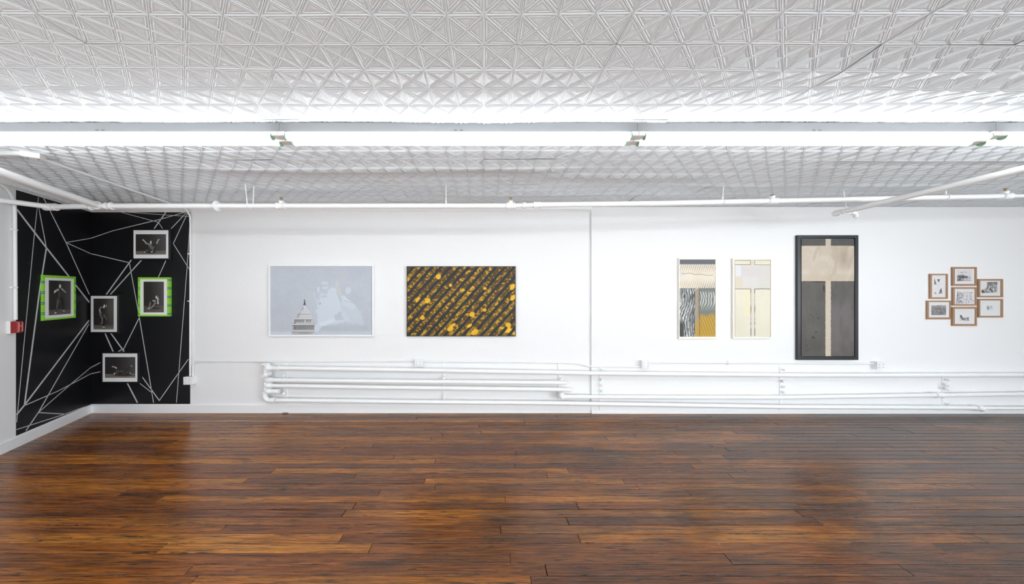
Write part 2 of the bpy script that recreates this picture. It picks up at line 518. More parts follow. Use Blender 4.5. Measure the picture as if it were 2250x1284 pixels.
ML = [([(80,130),(218,310),(424,572)], 9), ([(180,72),(158,280),(78,1130)], 3.2), ([(178,100),(218,310)], 4.5),
      ([(218,310),(185,520),(115,1050)], 7.5), ([(205,75),(310,285),(420,530)], 6), ([(310,285),(428,265)], 4.5),
      ([(428,265),(530,230),(745,178),(870,140)], 4.5), ([(310,285),(428,338)], 5), ([(430,338),(608,380)], 5),
      ([(418,652),(115,1050)], 8.5), ([(418,668),(180,1085),(122,1170)], 5.5), ([(115,1050),(78,1095)], 8),
      ([(115,1052),(270,985),(428,902)], 4.5), ([(430,902),(472,893)], 5), ([(180,1085),(340,945),(428,872)], 4.5),
      ([(430,872),(472,850)], 5), ([(180,1085),(300,1092)], 4.5), ([(78,1165),(300,1094),(400,1062)], 4),
      ([(570,142),(745,190),(765,220)], 3.5), ([(600,142),(850,160),(890,163)], 3), ([(780,140),(725,220)], 6.5),
      ([(878,142),(805,220)], 4.5), ([(884,142),(815,290)], 4), ([(812,285),(893,415)], 3.5), ([(896,142),(880,400),(830,1038)], 3.5),
      ([(780,370),(745,448)], 4.5), ([(617,368),(500,530)], 7), ([(665,368),(519,530)], 6.5), ([(608,380),(655,635),(722,1038)], 4.5),
      ([(656,637),(580,790)], 5), ([(494,712),(533,800)], 7.5), ([(520,710),(585,800)], 7.5), ([(584,782),(556,798)], 5),
      ([(668,916),(750,1030)], 5.5), ([(658,948),(715,992)], 4), ([(885,835),(748,1030)], 4.5), ([(598,945),(646,1038)], 8)]
for pts, w in ML: mline(pts, w)

# ------------------------------------------------------------------ prints: ink painted point by point on fine flat grids
class Canvas:
    def __init__(s, x0, y0, x1, y1, n):
        s.b = (x0, y0, x1, y1); s.nx = n; s.ny = max(4, int(round(n*(y1-y0)/(x1-x0))))
        s.X, s.Y = np.meshgrid(np.linspace(x0, x1, s.nx), np.linspace(y0, y1, s.ny))
        s.px = (x1-x0)/(s.nx-1); s.C = np.zeros((s.ny, s.nx, 3))
    def fill(s, c): s.C[:] = c; return s
    def blend(s, m, c):
        m = np.clip(m, 0, 1)[..., None]; s.C = s.C*(1-m)+np.asarray(c, float)*m; return s
    def cov(s, d, soft=0):                       # signed distance -> coverage
        w = max(s.px, soft); return np.clip(.5-d/w, 0, 1)
    def cap(s, x1, y1, r1, x2, y2, r2, c, a=1, soft=0):
        dx, dy = x2-x1, y2-y1; L2 = max(dx*dx+dy*dy, 1e-6)
        t = np.clip(((s.X-x1)*dx+(s.Y-y1)*dy)/L2, 0, 1)
        d = np.hypot(s.X-x1-t*dx, s.Y-y1-t*dy)-(r1+(r2-r1)*t)
        return s.blend(s.cov(d, soft)*a, c)
    def ell(s, cx, cy, rx, ry, c, a=1, rot=0, soft=0):
        co, si = math.cos(rot), math.sin(rot); x = s.X-cx; y = s.Y-cy
        u = (x*co+y*si)/rx; v = (-x*si+y*co)/ry
        d = (np.hypot(u, v)-1)*min(rx, ry); return s.blend(s.cov(d, soft)*a, c)
    def polyd(s, pts):
        pts = np.asarray(pts, float); n = len(pts); D = np.full(s.X.shape, 1e9); ins = np.zeros(s.X.shape, bool)
        for i in range(n):
            x1, y1 = pts[i]; x2, y2 = pts[(i+1) % n]; dx, dy = x2-x1, y2-y1
            t = np.clip(((s.X-x1)*dx+(s.Y-y1)*dy)/max(dx*dx+dy*dy, 1e-6), 0, 1)
            D = np.minimum(D, np.hypot(s.X-x1-t*dx, s.Y-y1-t*dy))
            if y1 != y2:
                k = ((s.Y < y1) != (s.Y < y2)) & (s.X < dx*(s.Y-y1)/dy+x1); ins ^= k
        return np.where(ins, -D, D)
    def poly(s, pts, c, a=1, soft=0, rag=0, rs=30, seed=0):
        d = s.polyd(pts)
        if rag: d = d+rag*(fbm(s.X/rs, s.Y/rs, seed)-.44)*2
        return s.blend(s.cov(d, soft)*a, c)
    def line(s, pts, r, c, a=1, soft=0):
        for p, q in zip(pts[:-1], pts[1:]): s.cap(p[0], p[1], r, q[0], q[1], r, c, a, soft)
        return s
    def rect(s, x0, y0, x1, y1, c, a=1, soft=0, rag=0, rs=30, seed=0):
        return s.poly([(x0,y0),(x1,y0),(x1,y1),(x0,y1)], c, a, soft, rag, rs, seed)
    def noise(s, sx, sy, amp, seed=0):
        s.C = s.C+amp*(fbm(s.X/sx, s.Y/sy, seed)-.44)[..., None]*2; return s

def place_print(name, cv, corners, m, parent):
    """corners: TL, TR, BL in the room"""
    TL, TR, BL = corners
    u = np.linspace(0, 1, cv.nx); v = np.linspace(0, 1, cv.ny)
    U, V = np.meshgrid(u, v)
    pts = TL+U[..., None]*(TR-TL)+V[..., None]*(BL-TL)
    pts = pts.reshape(-1, 3)-ORG[parent.name]
    idx = np.arange(cv.nx*cv.ny).reshape(cv.ny, cv.nx)
    q = np.stack((idx[:-1, :-1], idx[1:, :-1], idx[1:, 1:], idx[:-1, 1:]), -1).reshape(-1, 4)
    me = bpy.data.meshes.new(name); me.from_pydata(pts.tolist(), [], q.tolist()); me.update()
    at = me.color_attributes.new('ink', 'FLOAT_COLOR', 'POINT')
    c = s2l(np.clip(cv.C/255, 0, 1)).reshape(-1, 3)*.90; c = np.concatenate((c, np.ones((len(c), 1))), 1)
    at.data.foreach_set('color', c.astype(np.float32).ravel())
    me.materials.append(m)
    o = bpy.data.objects.new(name, me); COL.objects.link(o); o.parent = parent; ORG[o.name] = ORG[parent.name]
    return o

# ---- the framed pieces.  A rectangle on a wall: axes (right, up, out), plus a picker from pixel to plane
class BackPlane:
    def __init__(s, d): s.d = d; s.u = np.array((1., 0, 0)); s.n = np.array((0, -1., 0))
    def at(s, px, py, off): return P(px, py, s.d-off)
class LeftPlane:
    u = -LD; n = LN
    def at(s, px, py, off): return LW(px, py, off)
BP, BPR, LP = BackPlane(DW), BackPlane(DR), LeftPlane()

def bounds(pl, rect, off):
    x0, y0, x1, y1 = rect
    a = pl.at(x0, (y0+y1)/2, off); b = pl.at(x1, (y0+y1)/2, off)
    m = pl.at((x0+x1)/2, (y0+y1)/2, off)
    zt_ = pl.at((x0+x1)/2, y0, off)[2]; zb_ = pl.at((x0+x1)/2, y1, off)[2]
    w = np.linalg.norm((b-a)[:2]); c = (a+b)/2; c[2] = (zt_+zb_)/2
    return c, w, zt_-zb_
def frame_piece(name, label, cat, pl, face, hole, depth, fm, group=None, recess=.006, lip=.0025, gap=.002):
    """moulding with a real opening: returns thing, and centre/sizes of the opening plane"""
    c, w, h = bounds(pl, face, depth)
    ch, hw, hh = bounds(pl, hole, depth)
    n, u = pl.n, pl.u
    base = c-n*depth                                  # on the wall
    loc = base.copy(); loc[2] -= h/2
    t = thing(name, label, cat, loc, group)
    du = np.dot(ch-c, u); dz = ch[2]-c[2]
    O = [(-w/2, -h/2), (w/2, -h/2), (w/2, h/2), (-w/2, h/2)]
    I = [(du-hw/2, dz-hh/2), (du+hw/2, dz-hh/2), (du+hw/2, dz+hh/2), (du-hw/2, dz+hh/2)]
    def ringv(L_, o, s=0):
        return [base+u*(a+(-s if a < 0 else s) if s else a)*1+ZV*(b+((-s if b < 0 else s) if s else 0))+n*o for a, b in L_]
    e = .0015
    Os = [(a+(e if a < 0 else -e), b+(e if b < 0 else -e)) for a, b in O]
    vs = ringv(O, gap)+ringv(O, depth-e)+ringv(Os, depth)+ringv(I, depth)+ringv(I, gap)
    fs = []
    for a in (0, 4, 8, 12):
        for k in range(4): fs.append((a+k, a+(k+1) % 4, a+4+(k+1) % 4, a+4+k))
    for k in range(4): fs.append((16+k, 16+(k+1) % 4, (k+1) % 4, k))
    obj('frame', MB().add(vs, fs), fm, t)
    return t, base, u, n, (du, dz, hw, hh)
def board(name, t, base, u, n, r, o, th, m):
    du, dz, w, h = r
    return obj(name, MB().box(base+u*du+ZV*dz+n*(o-th/2), (w, h, th), (u, ZV, n)), m, t)
def rect_on(pl, base, u, px, off):
    """pixel rect -> (du, dz, w, h) about base"""
    c, w, h = bounds(pl, px, off); d = c-base
    return (np.dot(d, u), d[2], w, h)
def corners(base, u, n, r, o):
    du, dz, w, h = r
    c = base+u*du+ZV*dz+n*o
    return c-u*w/2+ZV*h/2, c+u*w/2+ZV*h/2, c-u*w/2-ZV*h/2

def photo_base(x0, y0, x1, y1, n, yf, fl=(132, 124, 116)):
    cv = Canvas(x0, y0, x1, y1, n)
    t = (cv.X-x0)/(x1-x0); v = (cv.Y-y0)/(y1-y0)
    g = 52+36*np.clip((t-.35)*1.6, 0, 1)-6*v
    cv.C = np.stack((g+3, g, g-1), -1)
    yl = yf-12*t*0+(1-t)*14
    fm = np.clip((cv.Y-yl)/6, 0, 1)
    cv.blend(fm, fl); cv.C -= (fm*14*(1-t))[..., None]
    cv.C += (fm*26*(vnoise(cv.X/90, cv.Y/9, 3)-.5))[..., None]
    return cv
SK = (205, 196, 186); SH = (38, 36, 36); MID = (84, 80, 78)

# A  kneeling dancer, arms raised
def art_kneel():
    cv = photo_base(190, 285, 1145, 925, 90, 800)
    cv.ell(640, 860, 200, 22, (60, 56, 54), .8, 0, 12).rect(760, 845, 1130, 862, (70, 64, 60), .8, 6)
    cv.cap(620, 600, 34, 700, 800, 44, MID).cap(640, 620, 52, 690, 700, 48, (120, 114, 110))
    cv.cap(720, 610, 30, 850, 600, 20, (58, 54, 54)).cap(620, 605, 26, 520, 570, 20, (150, 142, 136))
    cv.cap(520, 570, 20, 450, 480, 15, SK).ell(425, 468, 26, 24, SK).cap(850, 575, 18, 905, 455, 17, SK).cap(905, 455, 13, 935, 440, 8, SK)
    cv.ell(672, 540, 34, 50, SK).ell(704, 540, 14, 44, (60, 56, 56)).ell(664, 545, 14, 40, (240, 236, 230))
    cv.cap(670, 800, 46, 540, 810, 34, (66, 62, 62)).cap(540, 790, 26, 560, 860, 22, (110, 104, 100)).cap(500, 850, 14, 640, 862, 18, SH)
    cv.ell(478, 850, 14, 34, SK).cap(760, 700, 24, 725, 850, 24, (130, 124, 120)).cap(780, 720, 18, 770, 850, 26, SH)
    cv.ell(690, 850, 22, 38, SK).cap(690, 880, 20, 740, 880, 12, SH)
    return cv
# B  seated dancer
def art_sit():
    cv = photo_base(250, 235, 800, 1060, 66, 880, (104, 99, 94))
    cv.ell(520, 950, 190, 30, (50, 47, 46), .8, 0, 14)
    cv.cap(580, 730, 44, 470, 900, 46, (48, 45, 45)).cap(440, 770, 20, 405, 950, 22, (128, 120, 114)).cap(450, 775, 22, 560, 800, 30, (52, 49, 48))
    cv.cap(570, 800, 18, 480, 920, 16, (160, 152, 146)).cap(470, 930, 14, 340, 965, 10, (170, 162, 156)).ell(398, 960, 14, 22, SK)
    cv.cap(500, 740, 14, 545, 765, 16, SK).cap(545, 765, 16, 565, 730, 12, SK).ell(610, 655, 40, 42, SK).ell(600, 650, 18, 36, (240, 236, 232))
    cv.ell(625, 640, 16, 20, SH, .8).cap(640, 690, 16, 655, 720, 12, SK).cap(625, 720, 14, 640, 815, 22, (225, 218, 210)).cap(600, 720, 10, 610, 780, 12, SH)
    return cv
# C  bent dancer
def art_bend():
    cv = photo_base(192, 200, 735, 1030, 66, 905, (124, 118, 110))
    cv.ell(640, 470, 90, 260, (112, 112, 98), .45, 0, 120)
    cv.rect(470, 925, 735, 940, (60, 56, 52), .8, 6).rect(470, 955, 735, 966, (70, 64, 60), .7, 6)
    cv.cap(440, 470, 66, 400, 600, 46, (60, 57, 56)).cap(400, 460, 44, 370, 560, 30, (150, 144, 138)).cap(420, 480, 34, 420, 590, 34, (50, 47, 47))
    cv.cap(352, 490, 12, 352, 540, 10, (200, 192, 186)).ell(378, 560, 12, 20, (210, 204, 196))
    cv.cap(390, 610, 44, 440, 740, 32, (136, 130, 124)).cap(420, 620, 34, 470, 740, 28, (70, 66, 64)).cap(445, 740, 26, 425, 860, 18, (140, 134, 128))
    cv.cap(470, 740, 24, 460, 930, 18, SH).cap(425, 860, 20, 385, 875, 12, (130, 124, 118)).cap(480, 650, 20, 545, 760, 9, (120, 114, 110))
    cv.ell(468, 970, 34, 11, (240, 238, 232)).ell(478, 420, 30, 46, SK, 1, .5).ell(484, 400, 18, 40, (246, 242, 238)).ell(533, 405, 12, 44, (214, 206, 198))
    cv.cap(505, 400, 8, 512, 480, 12, SH).cap(535, 440, 12, 470, 520, 14, (56, 53, 52))
    return cv
# D  reclining dancer
def art_recline():
    cv = photo_base(240, 305, 1240, 995, 90, 850, (140, 132, 124))
    cv.ell(850, 910, 330, 26, (50, 46, 44), .9, 0, 20)
    cv.cap(650, 830, 56, 900, 850, 62, (70, 66, 65)).cap(700, 780, 30, 830, 780, 34, (90, 86, 84)).ell(740, 850, 60, 40, (44, 41, 41))
    cv.cap(880, 780, 40, 1090, 640, 22, (66, 63, 62)).ell(1110, 600, 22, 18, SK, 1, .6).cap(1120, 620, 8, 1132, 640, 4, SK)
    cv.cap(930, 850, 34, 1060, 840, 24, (88, 84, 80)).ell(1075, 840, 22, 22, SK).cap(940, 870, 16, 1080, 880, 10, SH)
    cv.cap(640, 800, 26, 620, 690, 14, (100, 95, 92)).cap(612, 665, 24, 520, 620, 14, (225, 218, 208)).ell(487, 622, 20, 25, SK)
    cv.ell(580, 860, 50, 40, (160, 152, 146)).ell(600, 880, 30, 30, SH).ell(552, 850, 24, 34, SK)
    return cv
# E  standing dancer
def art_stand():
    cv = photo_base(295, 230, 805, 1045, 66, 905, (112, 104, 98))
    cv.rect(640, 915, 805, 935, (66, 60, 58), .8, 8)
    cv.cap(560, 460, 50, 555, 650, 48, (62, 59, 58)).cap(530, 520, 26, 530, 640, 26, (84, 80, 78)).cap(535, 660, 46, 495, 800, 32, (82, 78, 76)).cap(495, 800, 30, 465, 985, 18, (74, 70, 68))
    cv.cap(580, 660, 44, 625, 820, 30, (46, 43, 43)).cap(625, 820, 28, 625, 950, 16, (52, 49, 48)).cap(492, 690, 8, 470, 900, 6, (150, 142, 136))
    cv.cap(500, 450, 32, 590, 440, 30, (58, 55, 54)).cap(500, 450, 26, 440, 480, 18, (190, 182, 174)).cap(440, 480, 20, 420, 515, 14, (235, 228, 220))
    cv.cap(600, 440, 20, 680, 510, 15, (170, 162, 154)).ell(592, 430, 15, 14, (232, 226, 218)).ell(548, 365, 26, 48, SK).ell(545, 370, 16, 50, (240, 236, 230)).cap(583, 350, 10, 585, 390, 8, (80, 76, 74))
    cv.ell(443, 997, 30, 16, (226, 220, 214), 1, -.4).ell(635, 963, 30, 13, (226, 220, 214), 1, .3)
    return cv

def framed_photo(label, pl, face, matr, prt, depth, fm, cv, group=None):
    t, base, u, n, hole = frame_piece('framed_photograph', label, 'framed photo', pl, face, matr, depth, fm, group)
    board('mat_board', t, base, u, n, hole, depth-.006, .003, M_MATB)
    r = rect_on(pl, base, u, prt, depth-.006)
    place_print('photograph', cv, corners(base, u, n, r, depth-.0052), M_PHOTO, t)
    return t, base, u, n
GP = 'framed dancer photographs on the black mural'
framed_photo('black framed landscape photo of kneeling dancer with both arms raised, near mural top', BP, (289.5, 502.8, 373.2, 571.3), (292.3, 506, 370, 568.2), (298.3, 515, 365, 559.8), .045, M_FBLACK, art_kneel(), GP)
framed_photo('black framed portrait photo of bent over dancer hung beside the corner', BP, (196.2, 647.6, 260.4, 733), (198.4, 650.6, 257.3, 730), (205.6, 656.4, 250, 724.2), .045, M_FBLACK, art_bend(), GP)
framed_photo('black framed landscape photo of dancer lying on floor, lowest on the mural', BP, (221.4, 774, 305.2, 842.8), (224.3, 776.9, 301.9, 839.6), (230.8, 785, 297.4, 830.8), .045, M_FBLACK, art_recline(), GP)
def bands(t, base, u, n, face, pl, depth, ys, sides):
    """woven bands round the two upright sides of a lime frame: dark, pale, dark"""
    c, w, h = bounds(pl, face, depth)
    for y in ys:
        z = pl.at((face[0]+face[2])/2, y, depth)[2]-base[2]
        for sgn, b in sides:
            for dz, hh, m, nm in ((.0085, .007, M_TEAL, 'dark_band'), (0, .010, M_LBLUE, 'pale_band'), (-.0085, .007, M_TEAL, 'dark_band')):
                obj(nm, MB().box(base+u*sgn*(w/2-b/2+.0006)+ZV*(z+dz)+n*(depth/2+.0011), (b+.0012, hh, depth-.001), (u, ZV, n)), m, t)
t, base, u, n = framed_photo('lime green framed portrait photo of seated dancer, right side of mural', BP, (302.8, 609.8, 370.3, 695.7), (307.6, 614, 366.9, 692), (315.6, 619.3, 360.2, 686.8), .042, M_GREENF, art_sit(), GP)
bands(t, base, u, n, (302.8, 609.8, 370.3, 695.7), BP, .042, (615.2, 634, 652.8, 671.8, 690.6), ((-1, .026), (1, .018)))
ef = (94, 606.2, 167, 702)
t, base, u, n = framed_photo('lime green framed portrait photo of standing dancer on left wall', LP, ef, (98.8, 611.5, 162.5, 698), (107, 617, 155.2, 691.6), .018, M_GREENF, art_stand(), GP)
bands(t, base, u, n, ef, LP, .018, (621.5, 643, 665.5, 687), ((-1, .026), (1, .026)))

# ---- dome print
def art_dome():
    cv = Canvas(90, 108, 1692, 1185, 270).fill((194, 200, 209))
    cv.noise(500, 400, 7, 2).noise(40, 40, 3, 4)
    g1, g2, g3 = (211, 221, 231), (205, 214, 224), (203, 209, 216)
    cv.blend(np.clip((fbm(cv.X/140, cv.Y/90, 8)-.45)*3, 0, .35), (201, 205, 210))
    cv.poly([(830,640),(880,600),(890,540),(960,560),(1000,480),(1060,440),(1110,450),(1150,560),(1190,690),(1210,800),(1300,900),(1360,970),(1200,1000),(1000,1030),(880,1050),(850,1130),(800,1150),(780,1080),(830,1000),(820,820)], g1, .9, 34, 40, 45, 3)
    cv.poly([(885,340),(990,350),(1000,440),(960,480),(890,460)], g1, .75, 14, 20, 30, 5).ell(940, 410, 50, 16, (180, 188, 198), .6, 0, 14)
    cv.poly([(1105,330),(1160,335),(1170,420),(1210,520),(1200,620),(1150,560),(1110,430)], (208, 210, 208), .75, 14, 16, 30, 6)
    cv.ell(1310, 490, 45, 55, g1, .75, .3, 18).poly([(1200,560),(1250,550),(1290,640),(1380,680),(1430,740),(1400,790),(1300,770),(1220,720)], g1, .8, 16, 18, 40, 7)
    cv.line([(1255, 610), (1300, 640), (1340, 655)], 7, (222, 229, 236), .8, 8).line([(1240, 640), (1290, 665), (1330, 672)], 4, (182, 190, 200), .8, 6)
    cv.poly([(1190,740),(1440,760),(1520,860),(1560,1000),(1500,1030),(1330,1000),(1230,960)], g2, .7, 30, 30, 60, 9)
    cv.poly([(830,430),(858,440),(850,520),(830,520)], (226, 231, 236), .8, 8, 6, 15, 3).poly([(750,500),(790,520),(800,600),(850,660),(820,680),(770,610)], g2, .6, 12, 14, 30, 4)
    cv.poly([(850,1000),(1090,930),(1120,960),(960,1040),(880,1070)], (222, 230, 238), .8, 16, 14, 40, 11).poly([(1090,880),(1190,820),(1250,960),(1100,960)], (188, 196, 207), .7, 24, 20, 40, 12)
    cv.rect(890, 1050, 1640, 1130, (184, 192, 202), .6, 20, 18, 60, 13).rect(820, 1135, 1690, 1185, (200, 208, 216), .7, 18, 20, 60, 14).rect(90, 1140, 430, 1185, (208, 215, 224), .7, 22, 30, 60, 15)
    cv.ell(930, 585, 50, 18, (186, 193, 203), .6, 0, 14).ell(865, 695, 22, 24, (170, 176, 186), .5, 0, 10)
    cv.blend(np.clip((vnoise(cv.X/9, cv.Y/7, 21)-.72)*5, 0, 1)*np.clip(1-np.hypot(cv.X-1450, (cv.Y-850)*1.2)/170, 0, 1), (222, 228, 234))
    # the dome
    Wd, Gd, Kd = (216, 216, 216), (128, 128, 130), (52, 52, 54)
    cv.poly([(430,1185),(445,1150),(770,1150),(740,1185)], Wd).poly([(430,1185),(425,1140),(435,1035),(775,1040),(770,1140),(735,1185)], (176, 176, 178))
    for i in range(17):
        x = 440+i*20.4; k = 6+4*(i % 3 == 0)
        if i: cv.cap(x, 1052, 6.5, x-2, 1102, 6.5, Kd, .95-.025*i)
    for i in range(17): cv.line([(451+i*20.4, 1050), (449+i*20.4, 1108)], 3.4, (205, 205, 206), .9)
    cv.rect(430, 1112, 772, 1145, (204, 204, 206)).line([(428, 1140), (770, 1143)], 3, Gd).line([(540, 1160), (690, 1160)], 4, (120, 120, 122), .7)
    cv.rect(428, 1014, 780, 1036, (222, 222, 222)).line([(430, 1038), (778, 1038)], 4, Kd, .9).line([(432, 1012), (776, 1012)], 3, Gd)
    cv.poly([(462,1010),(470,945),(745,950),(755,1010)], (206, 206, 207))
    for i in range(11):
        x = 500+i*22
        if i != 6: cv.cap(x, 955, 5.5, x-1, 988, 5.5, Kd, .85-.03*i)
    cv.poly([(462,1010),(468,945),(486,945),(482,1010)], (96, 96, 98), .8, 6)
    cv.rect(470, 928, 752, 946, (226, 226, 226)).line([(472, 948), (750, 948)], 3.5, Kd, .85)
    dome = [(487,928),(494,888),(510,852),(540,812),(578,780),(605,762),(650,762),(676,780),(704,816),(722,856),(732,892),(736,928)]
    cv.poly(dome, (212, 213, 216)).poly([(490,928),(500,880),(530,845),(575,795),(560,860),(530,928)], (160, 160, 163), .55, 16)
    for i in range(13): cv.cap(520+i*15.5, 872-6*math.sin(i/12*3.14), 3.4, 520+i*15.5, 866-6*math.sin(i/12*3.14), 3.4, (96, 96, 98), .85)
    for i in range(9): cv.ell(520+i*25, 914, 5, 5, (140, 140, 142), .8)
    cv.poly([(603,765),(606,720),(640,715),(650,765)], (222, 222, 224)).line([(578, 800), (605, 760)], 4, Kd, .7).ell(622, 722, 26, 8, Gd, .8)
    cv.poly([(606,712),(616,690),(620,635),(629,625),(634,690),(643,712)], Kd)
    return cv
face = (590, 582.5, 821, 739.7)
t, base, u, n, hole = frame_piece('framed_print', 'white framed print of domed building beside ghostly white shapes on pale blue grey', 'framed print', BP, face, (592.7, 585.2, 817.6, 736.2), .04, M_FWHITE)
board('backing', t, base, u, n, hole, .024, .004, M_MATB)
place_print('print', art_dome(), corners(base, u, n, hole, .0245), M_PHOTO, t)

# ---- diagonal stripes
def art_stripes():
    cv = Canvas(70, 50, 1925, 1232, 330).fill((47, 49, 54)); X, Y = cv.X, cv.Y
    cv.noise(60, 60, 5, 1)
    q = (X+Y/1.13+14*(fbm(X/160, Y/160, 31)-.44))/157.5
    f = np.mod(q-.93+.5, 1)-.5
    kk = np.floor(q-.93+.5)
    wob = .288+.05*(vnoise(X/40, Y/40, 6)-.5)
    band = np.clip((wob-np.abs(f))*157*.7/cv.px+.5, 0, 1)
    al = (X*.66-Y*.75)                                  # along the stripe
    dim = vnoise(al/230, kk*3.7, 17)                   # some lengths duller
    cv.blend(band, (88, 69, 30))
    n1 = vnoise(X/15, Y/13, 41); n2 = vnoise(X/30, Y/26, 43); n3 = vnoise(X/8, Y/8, 47)
    gold = np.clip((n1*.5+n2*.5-.475+.26*(.55-dim))*7, 0, 1)
    cv.blend(band*gold, (192, 150, 42))
    cv.blend(band*np.clip((n3*.6+n1*.4-.60)*8, 0, 1)*.85, (52, 44, 30))
    cv.blend(band*np.clip((n2*.6+n3*.4-.66)*9, 0, 1), (236, 186, 48))
    cv.blend(band*np.clip((vnoise(X/11+9, Y/11, 53)-.66)*8, 0, 1)*.6, (104, 62, 40))
    cv.blend(band*np.clip((vnoise(al/62, kk*5.3+Y*.002, 61)-.88)*14, 0, 1)*np.clip((.29-np.abs(f))*12, 0, 1), (247, 190, 40))
    lowr = np.clip((X*.5+Y-1500)/500, 0, 1)
    cv.blend(band*lowr*np.clip((vnoise(al/120, kk*2.1, 71)-.35)*3, 0, 1)*.75, (138, 112, 42))
    cv.blend(band*lowr*np.clip((vnoise(X/70, Y/55, 73)-.62)*9, 0, 1), (246, 194, 52))
    for (x, y, rx, ry, r) in ((330, 925, 42, 34, 0), (605, 218, 44, 48, 0), (250, 610, 26, 60, .6), (420, 635, 52, 40, -.5), (1185, 865, 50, 40, -.5), (810, 1115, 56, 42, -.5), (1230, 1170, 70, 44, -.6), (1400, 790, 34, 28, 0), (1880, 395, 38, 60, .6), (1890, 580, 36, 60, .7), (1810, 1050, 46, 44, 0), (1035, 445, 28, 24, 0), (1405, 420, 30, 26, 0), (815, 365, 28, 30, 0), (860, 1050, 50, 26, -.5), (1140, 1060, 50, 26, -.6)):
        cv.ell(x, y, rx, ry, (246, 192, 44), .95, r, 8)
    return cv
face = (893.4, 585.3, 1133.2, 739.6)
t, base, u, n, hole = frame_piece('framed_painting', 'black edged painting of diagonal gold and black stripes', 'painting', BP, face, (894.8, 586.7, 1131.8, 738.2), .035, M_FBLACK)
board('backing', t, base, u, n, hole, .031, .006, M_FBLACK)
place_print('canvas', art_stripes(), corners(base, u, n, hole, .0318), M_CANVAS, t)

# ---- two cream framed panels and the tall dark one
def art_waves():
    cv = Canvas(85, 72, 607, 1190, 112).fill((236, 226, 208)); X, Y = cv.X, cv.Y
    cv.noise(120, 160, 8, 2)
    slant = X+.30*Y+6*(vnoise(X/40, Y/60, 1)-.5)
    st = .5+.5*np.sin(slant/31*2*np.pi)
    ed = np.clip((st-.45)*2.5, 0, 1)
    cv.blend(ed*np.exp(-((Y-215)/70)**2)*.5, (205, 176, 134))
    cv.blend(ed*np.exp(-((Y-170)/40)**2)*.55, (128, 128, 126))
    cv.blend(ed*np.exp(-((Y-440)/75)**2)*.6, (190, 166, 134))
    cv.blend(ed*np.clip((Y-400)/90, 0, 1)*np.clip((X-330)/120, 0, 1)*.85, (110, 112, 108))
    cv.blend(np.clip((150-Y)/14, 0, 1), (116, 118, 122)); dash = np.clip((.5+.5*np.sin(X/22*2*np.pi+vnoise(X/30, Y/20, 4)*3)-.35)*2, 0, 1)
    cv.blend(np.clip((140-Y)/10, 0, 1)*dash*np.clip((Y-80)/8, 0, 1)*.55, (72, 74, 80))
    cv.blend(np.clip((330-Y)/40, 0, 1)*np.clip((Y-190)/60, 0, 1)*np.clip((165-X)/30, 0, 1)*.8, (222, 218, 216))
    cv.line([(120,272),(165,280),(215,270),(265,276),(310,292),(340,290),(380,284),(430,292),(475,300),(520,302),(572,298)], 1.8, (60, 56, 52))
    # left block
    m = np.clip((Y-490)/6, 0, 1)*np.clip((316-X)/4, 0, 1)
    t_ = (Y-490)/700
    cv.blend(m, (128, 130, 128)); cv.blend(m*np.clip(fbm(X/60, Y/90, 9)*3-1.1, 0, 1)*.8, (62, 64, 66))
    w = X-22*np.sin((Y-490)/310*np.pi)+.10*Y+40*(fbm(X/60, Y/90, 14)-.44)+14*(vnoise(X/18, Y/26, 15)-.5)
    s2 = .5+.5*np.sin(w/36*2*np.pi)
    patch = np.clip((fbm(X/150, Y/130, 19)-.28)*4, 0, 1)
    cv.blend(m*np.clip((s2-.45+.3*(vnoise(X/16, Y/22, 23)-.5))*4, 0, 1)*patch, (222, 222, 220))
    cv.blend(m*np.clip((.24-s2+.25*(vnoise(X/20, Y/30, 77)-.5))*5, 0, 1)*.7, (56, 58, 60))
    cv.blend(m*np.clip(fbm(X/22, Y/60, 79)*3-1.3, 0, .55), (150, 152, 150)); cv.blend(m*np.clip((Y-930)/80, 0, 1)*np.clip((165-X)/30, 0, 1)*.85, (58, 58, 60))
    # right block
    m = np.clip((Y-490)/6, 0, 1)*np.clip((X-378)/4, 0, 1)
    cv.blend(m, (122, 126, 122)); w = X+.2*Y-36*np.sin((Y-520)/330*np.pi)+36*(fbm(X/60, Y/80, 16)-.44)
    s3 = .5+.5*np.sin(w/38*2*np.pi+2*vnoise(X/50, Y/50, 3))
    cv.blend(m*np.clip((s3-.5)*4, 0, 1)*np.clip((Y-520)/40, 0, 1)*np.clip((830-Y)/120, 0, 1)*.9, (218, 218, 212))
    ye = np.clip((Y-850+60*(vnoise(X/80, 0*Y, 2)-.5))/50, 0, 1)*np.clip(1.25-(X-470)/230*np.clip((1000-Y)/150, 0, 1), 0, 1)
    cv.blend(m*ye, (206, 160, 52)); s4 = .5+.5*np.sin((X-.38*(Y-850))/40*2*np.pi)
    cv.blend(m*ye*np.clip((s4-.62)*4, 0, 1)*.7, (130, 118, 70)); cv.blend(m*np.clip((Y-1090)/90, 0, 1)*.5, (200, 160, 60))
    # middle post
    m = np.clip((X-314)/3, 0, 1)*np.clip((380-X)/3, 0, 1)*np.clip((Y-470)/40, 0, 1)
    cv.blend(m, (172, 156, 132)); cv.blend(m*np.clip((Y-930)/90, 0, 1)*.85, (196, 156, 64)); cv.blend(m*np.clip((X-345)/25, 0, 1)*np.clip((960-Y)/100, 0, 1)*.4, (110, 104, 92))
    cv.line([(95, 491), (316, 491)], 2, (66, 64, 60), .9).line([(378, 491), (600, 491)], 2, (66, 64, 60), .8).line([(379, 491), (379, 1185)], 2.6, (58, 54, 46), .9).line([(316, 491), (316, 800)], 1.6, (90, 86, 78), .7)
    return cv
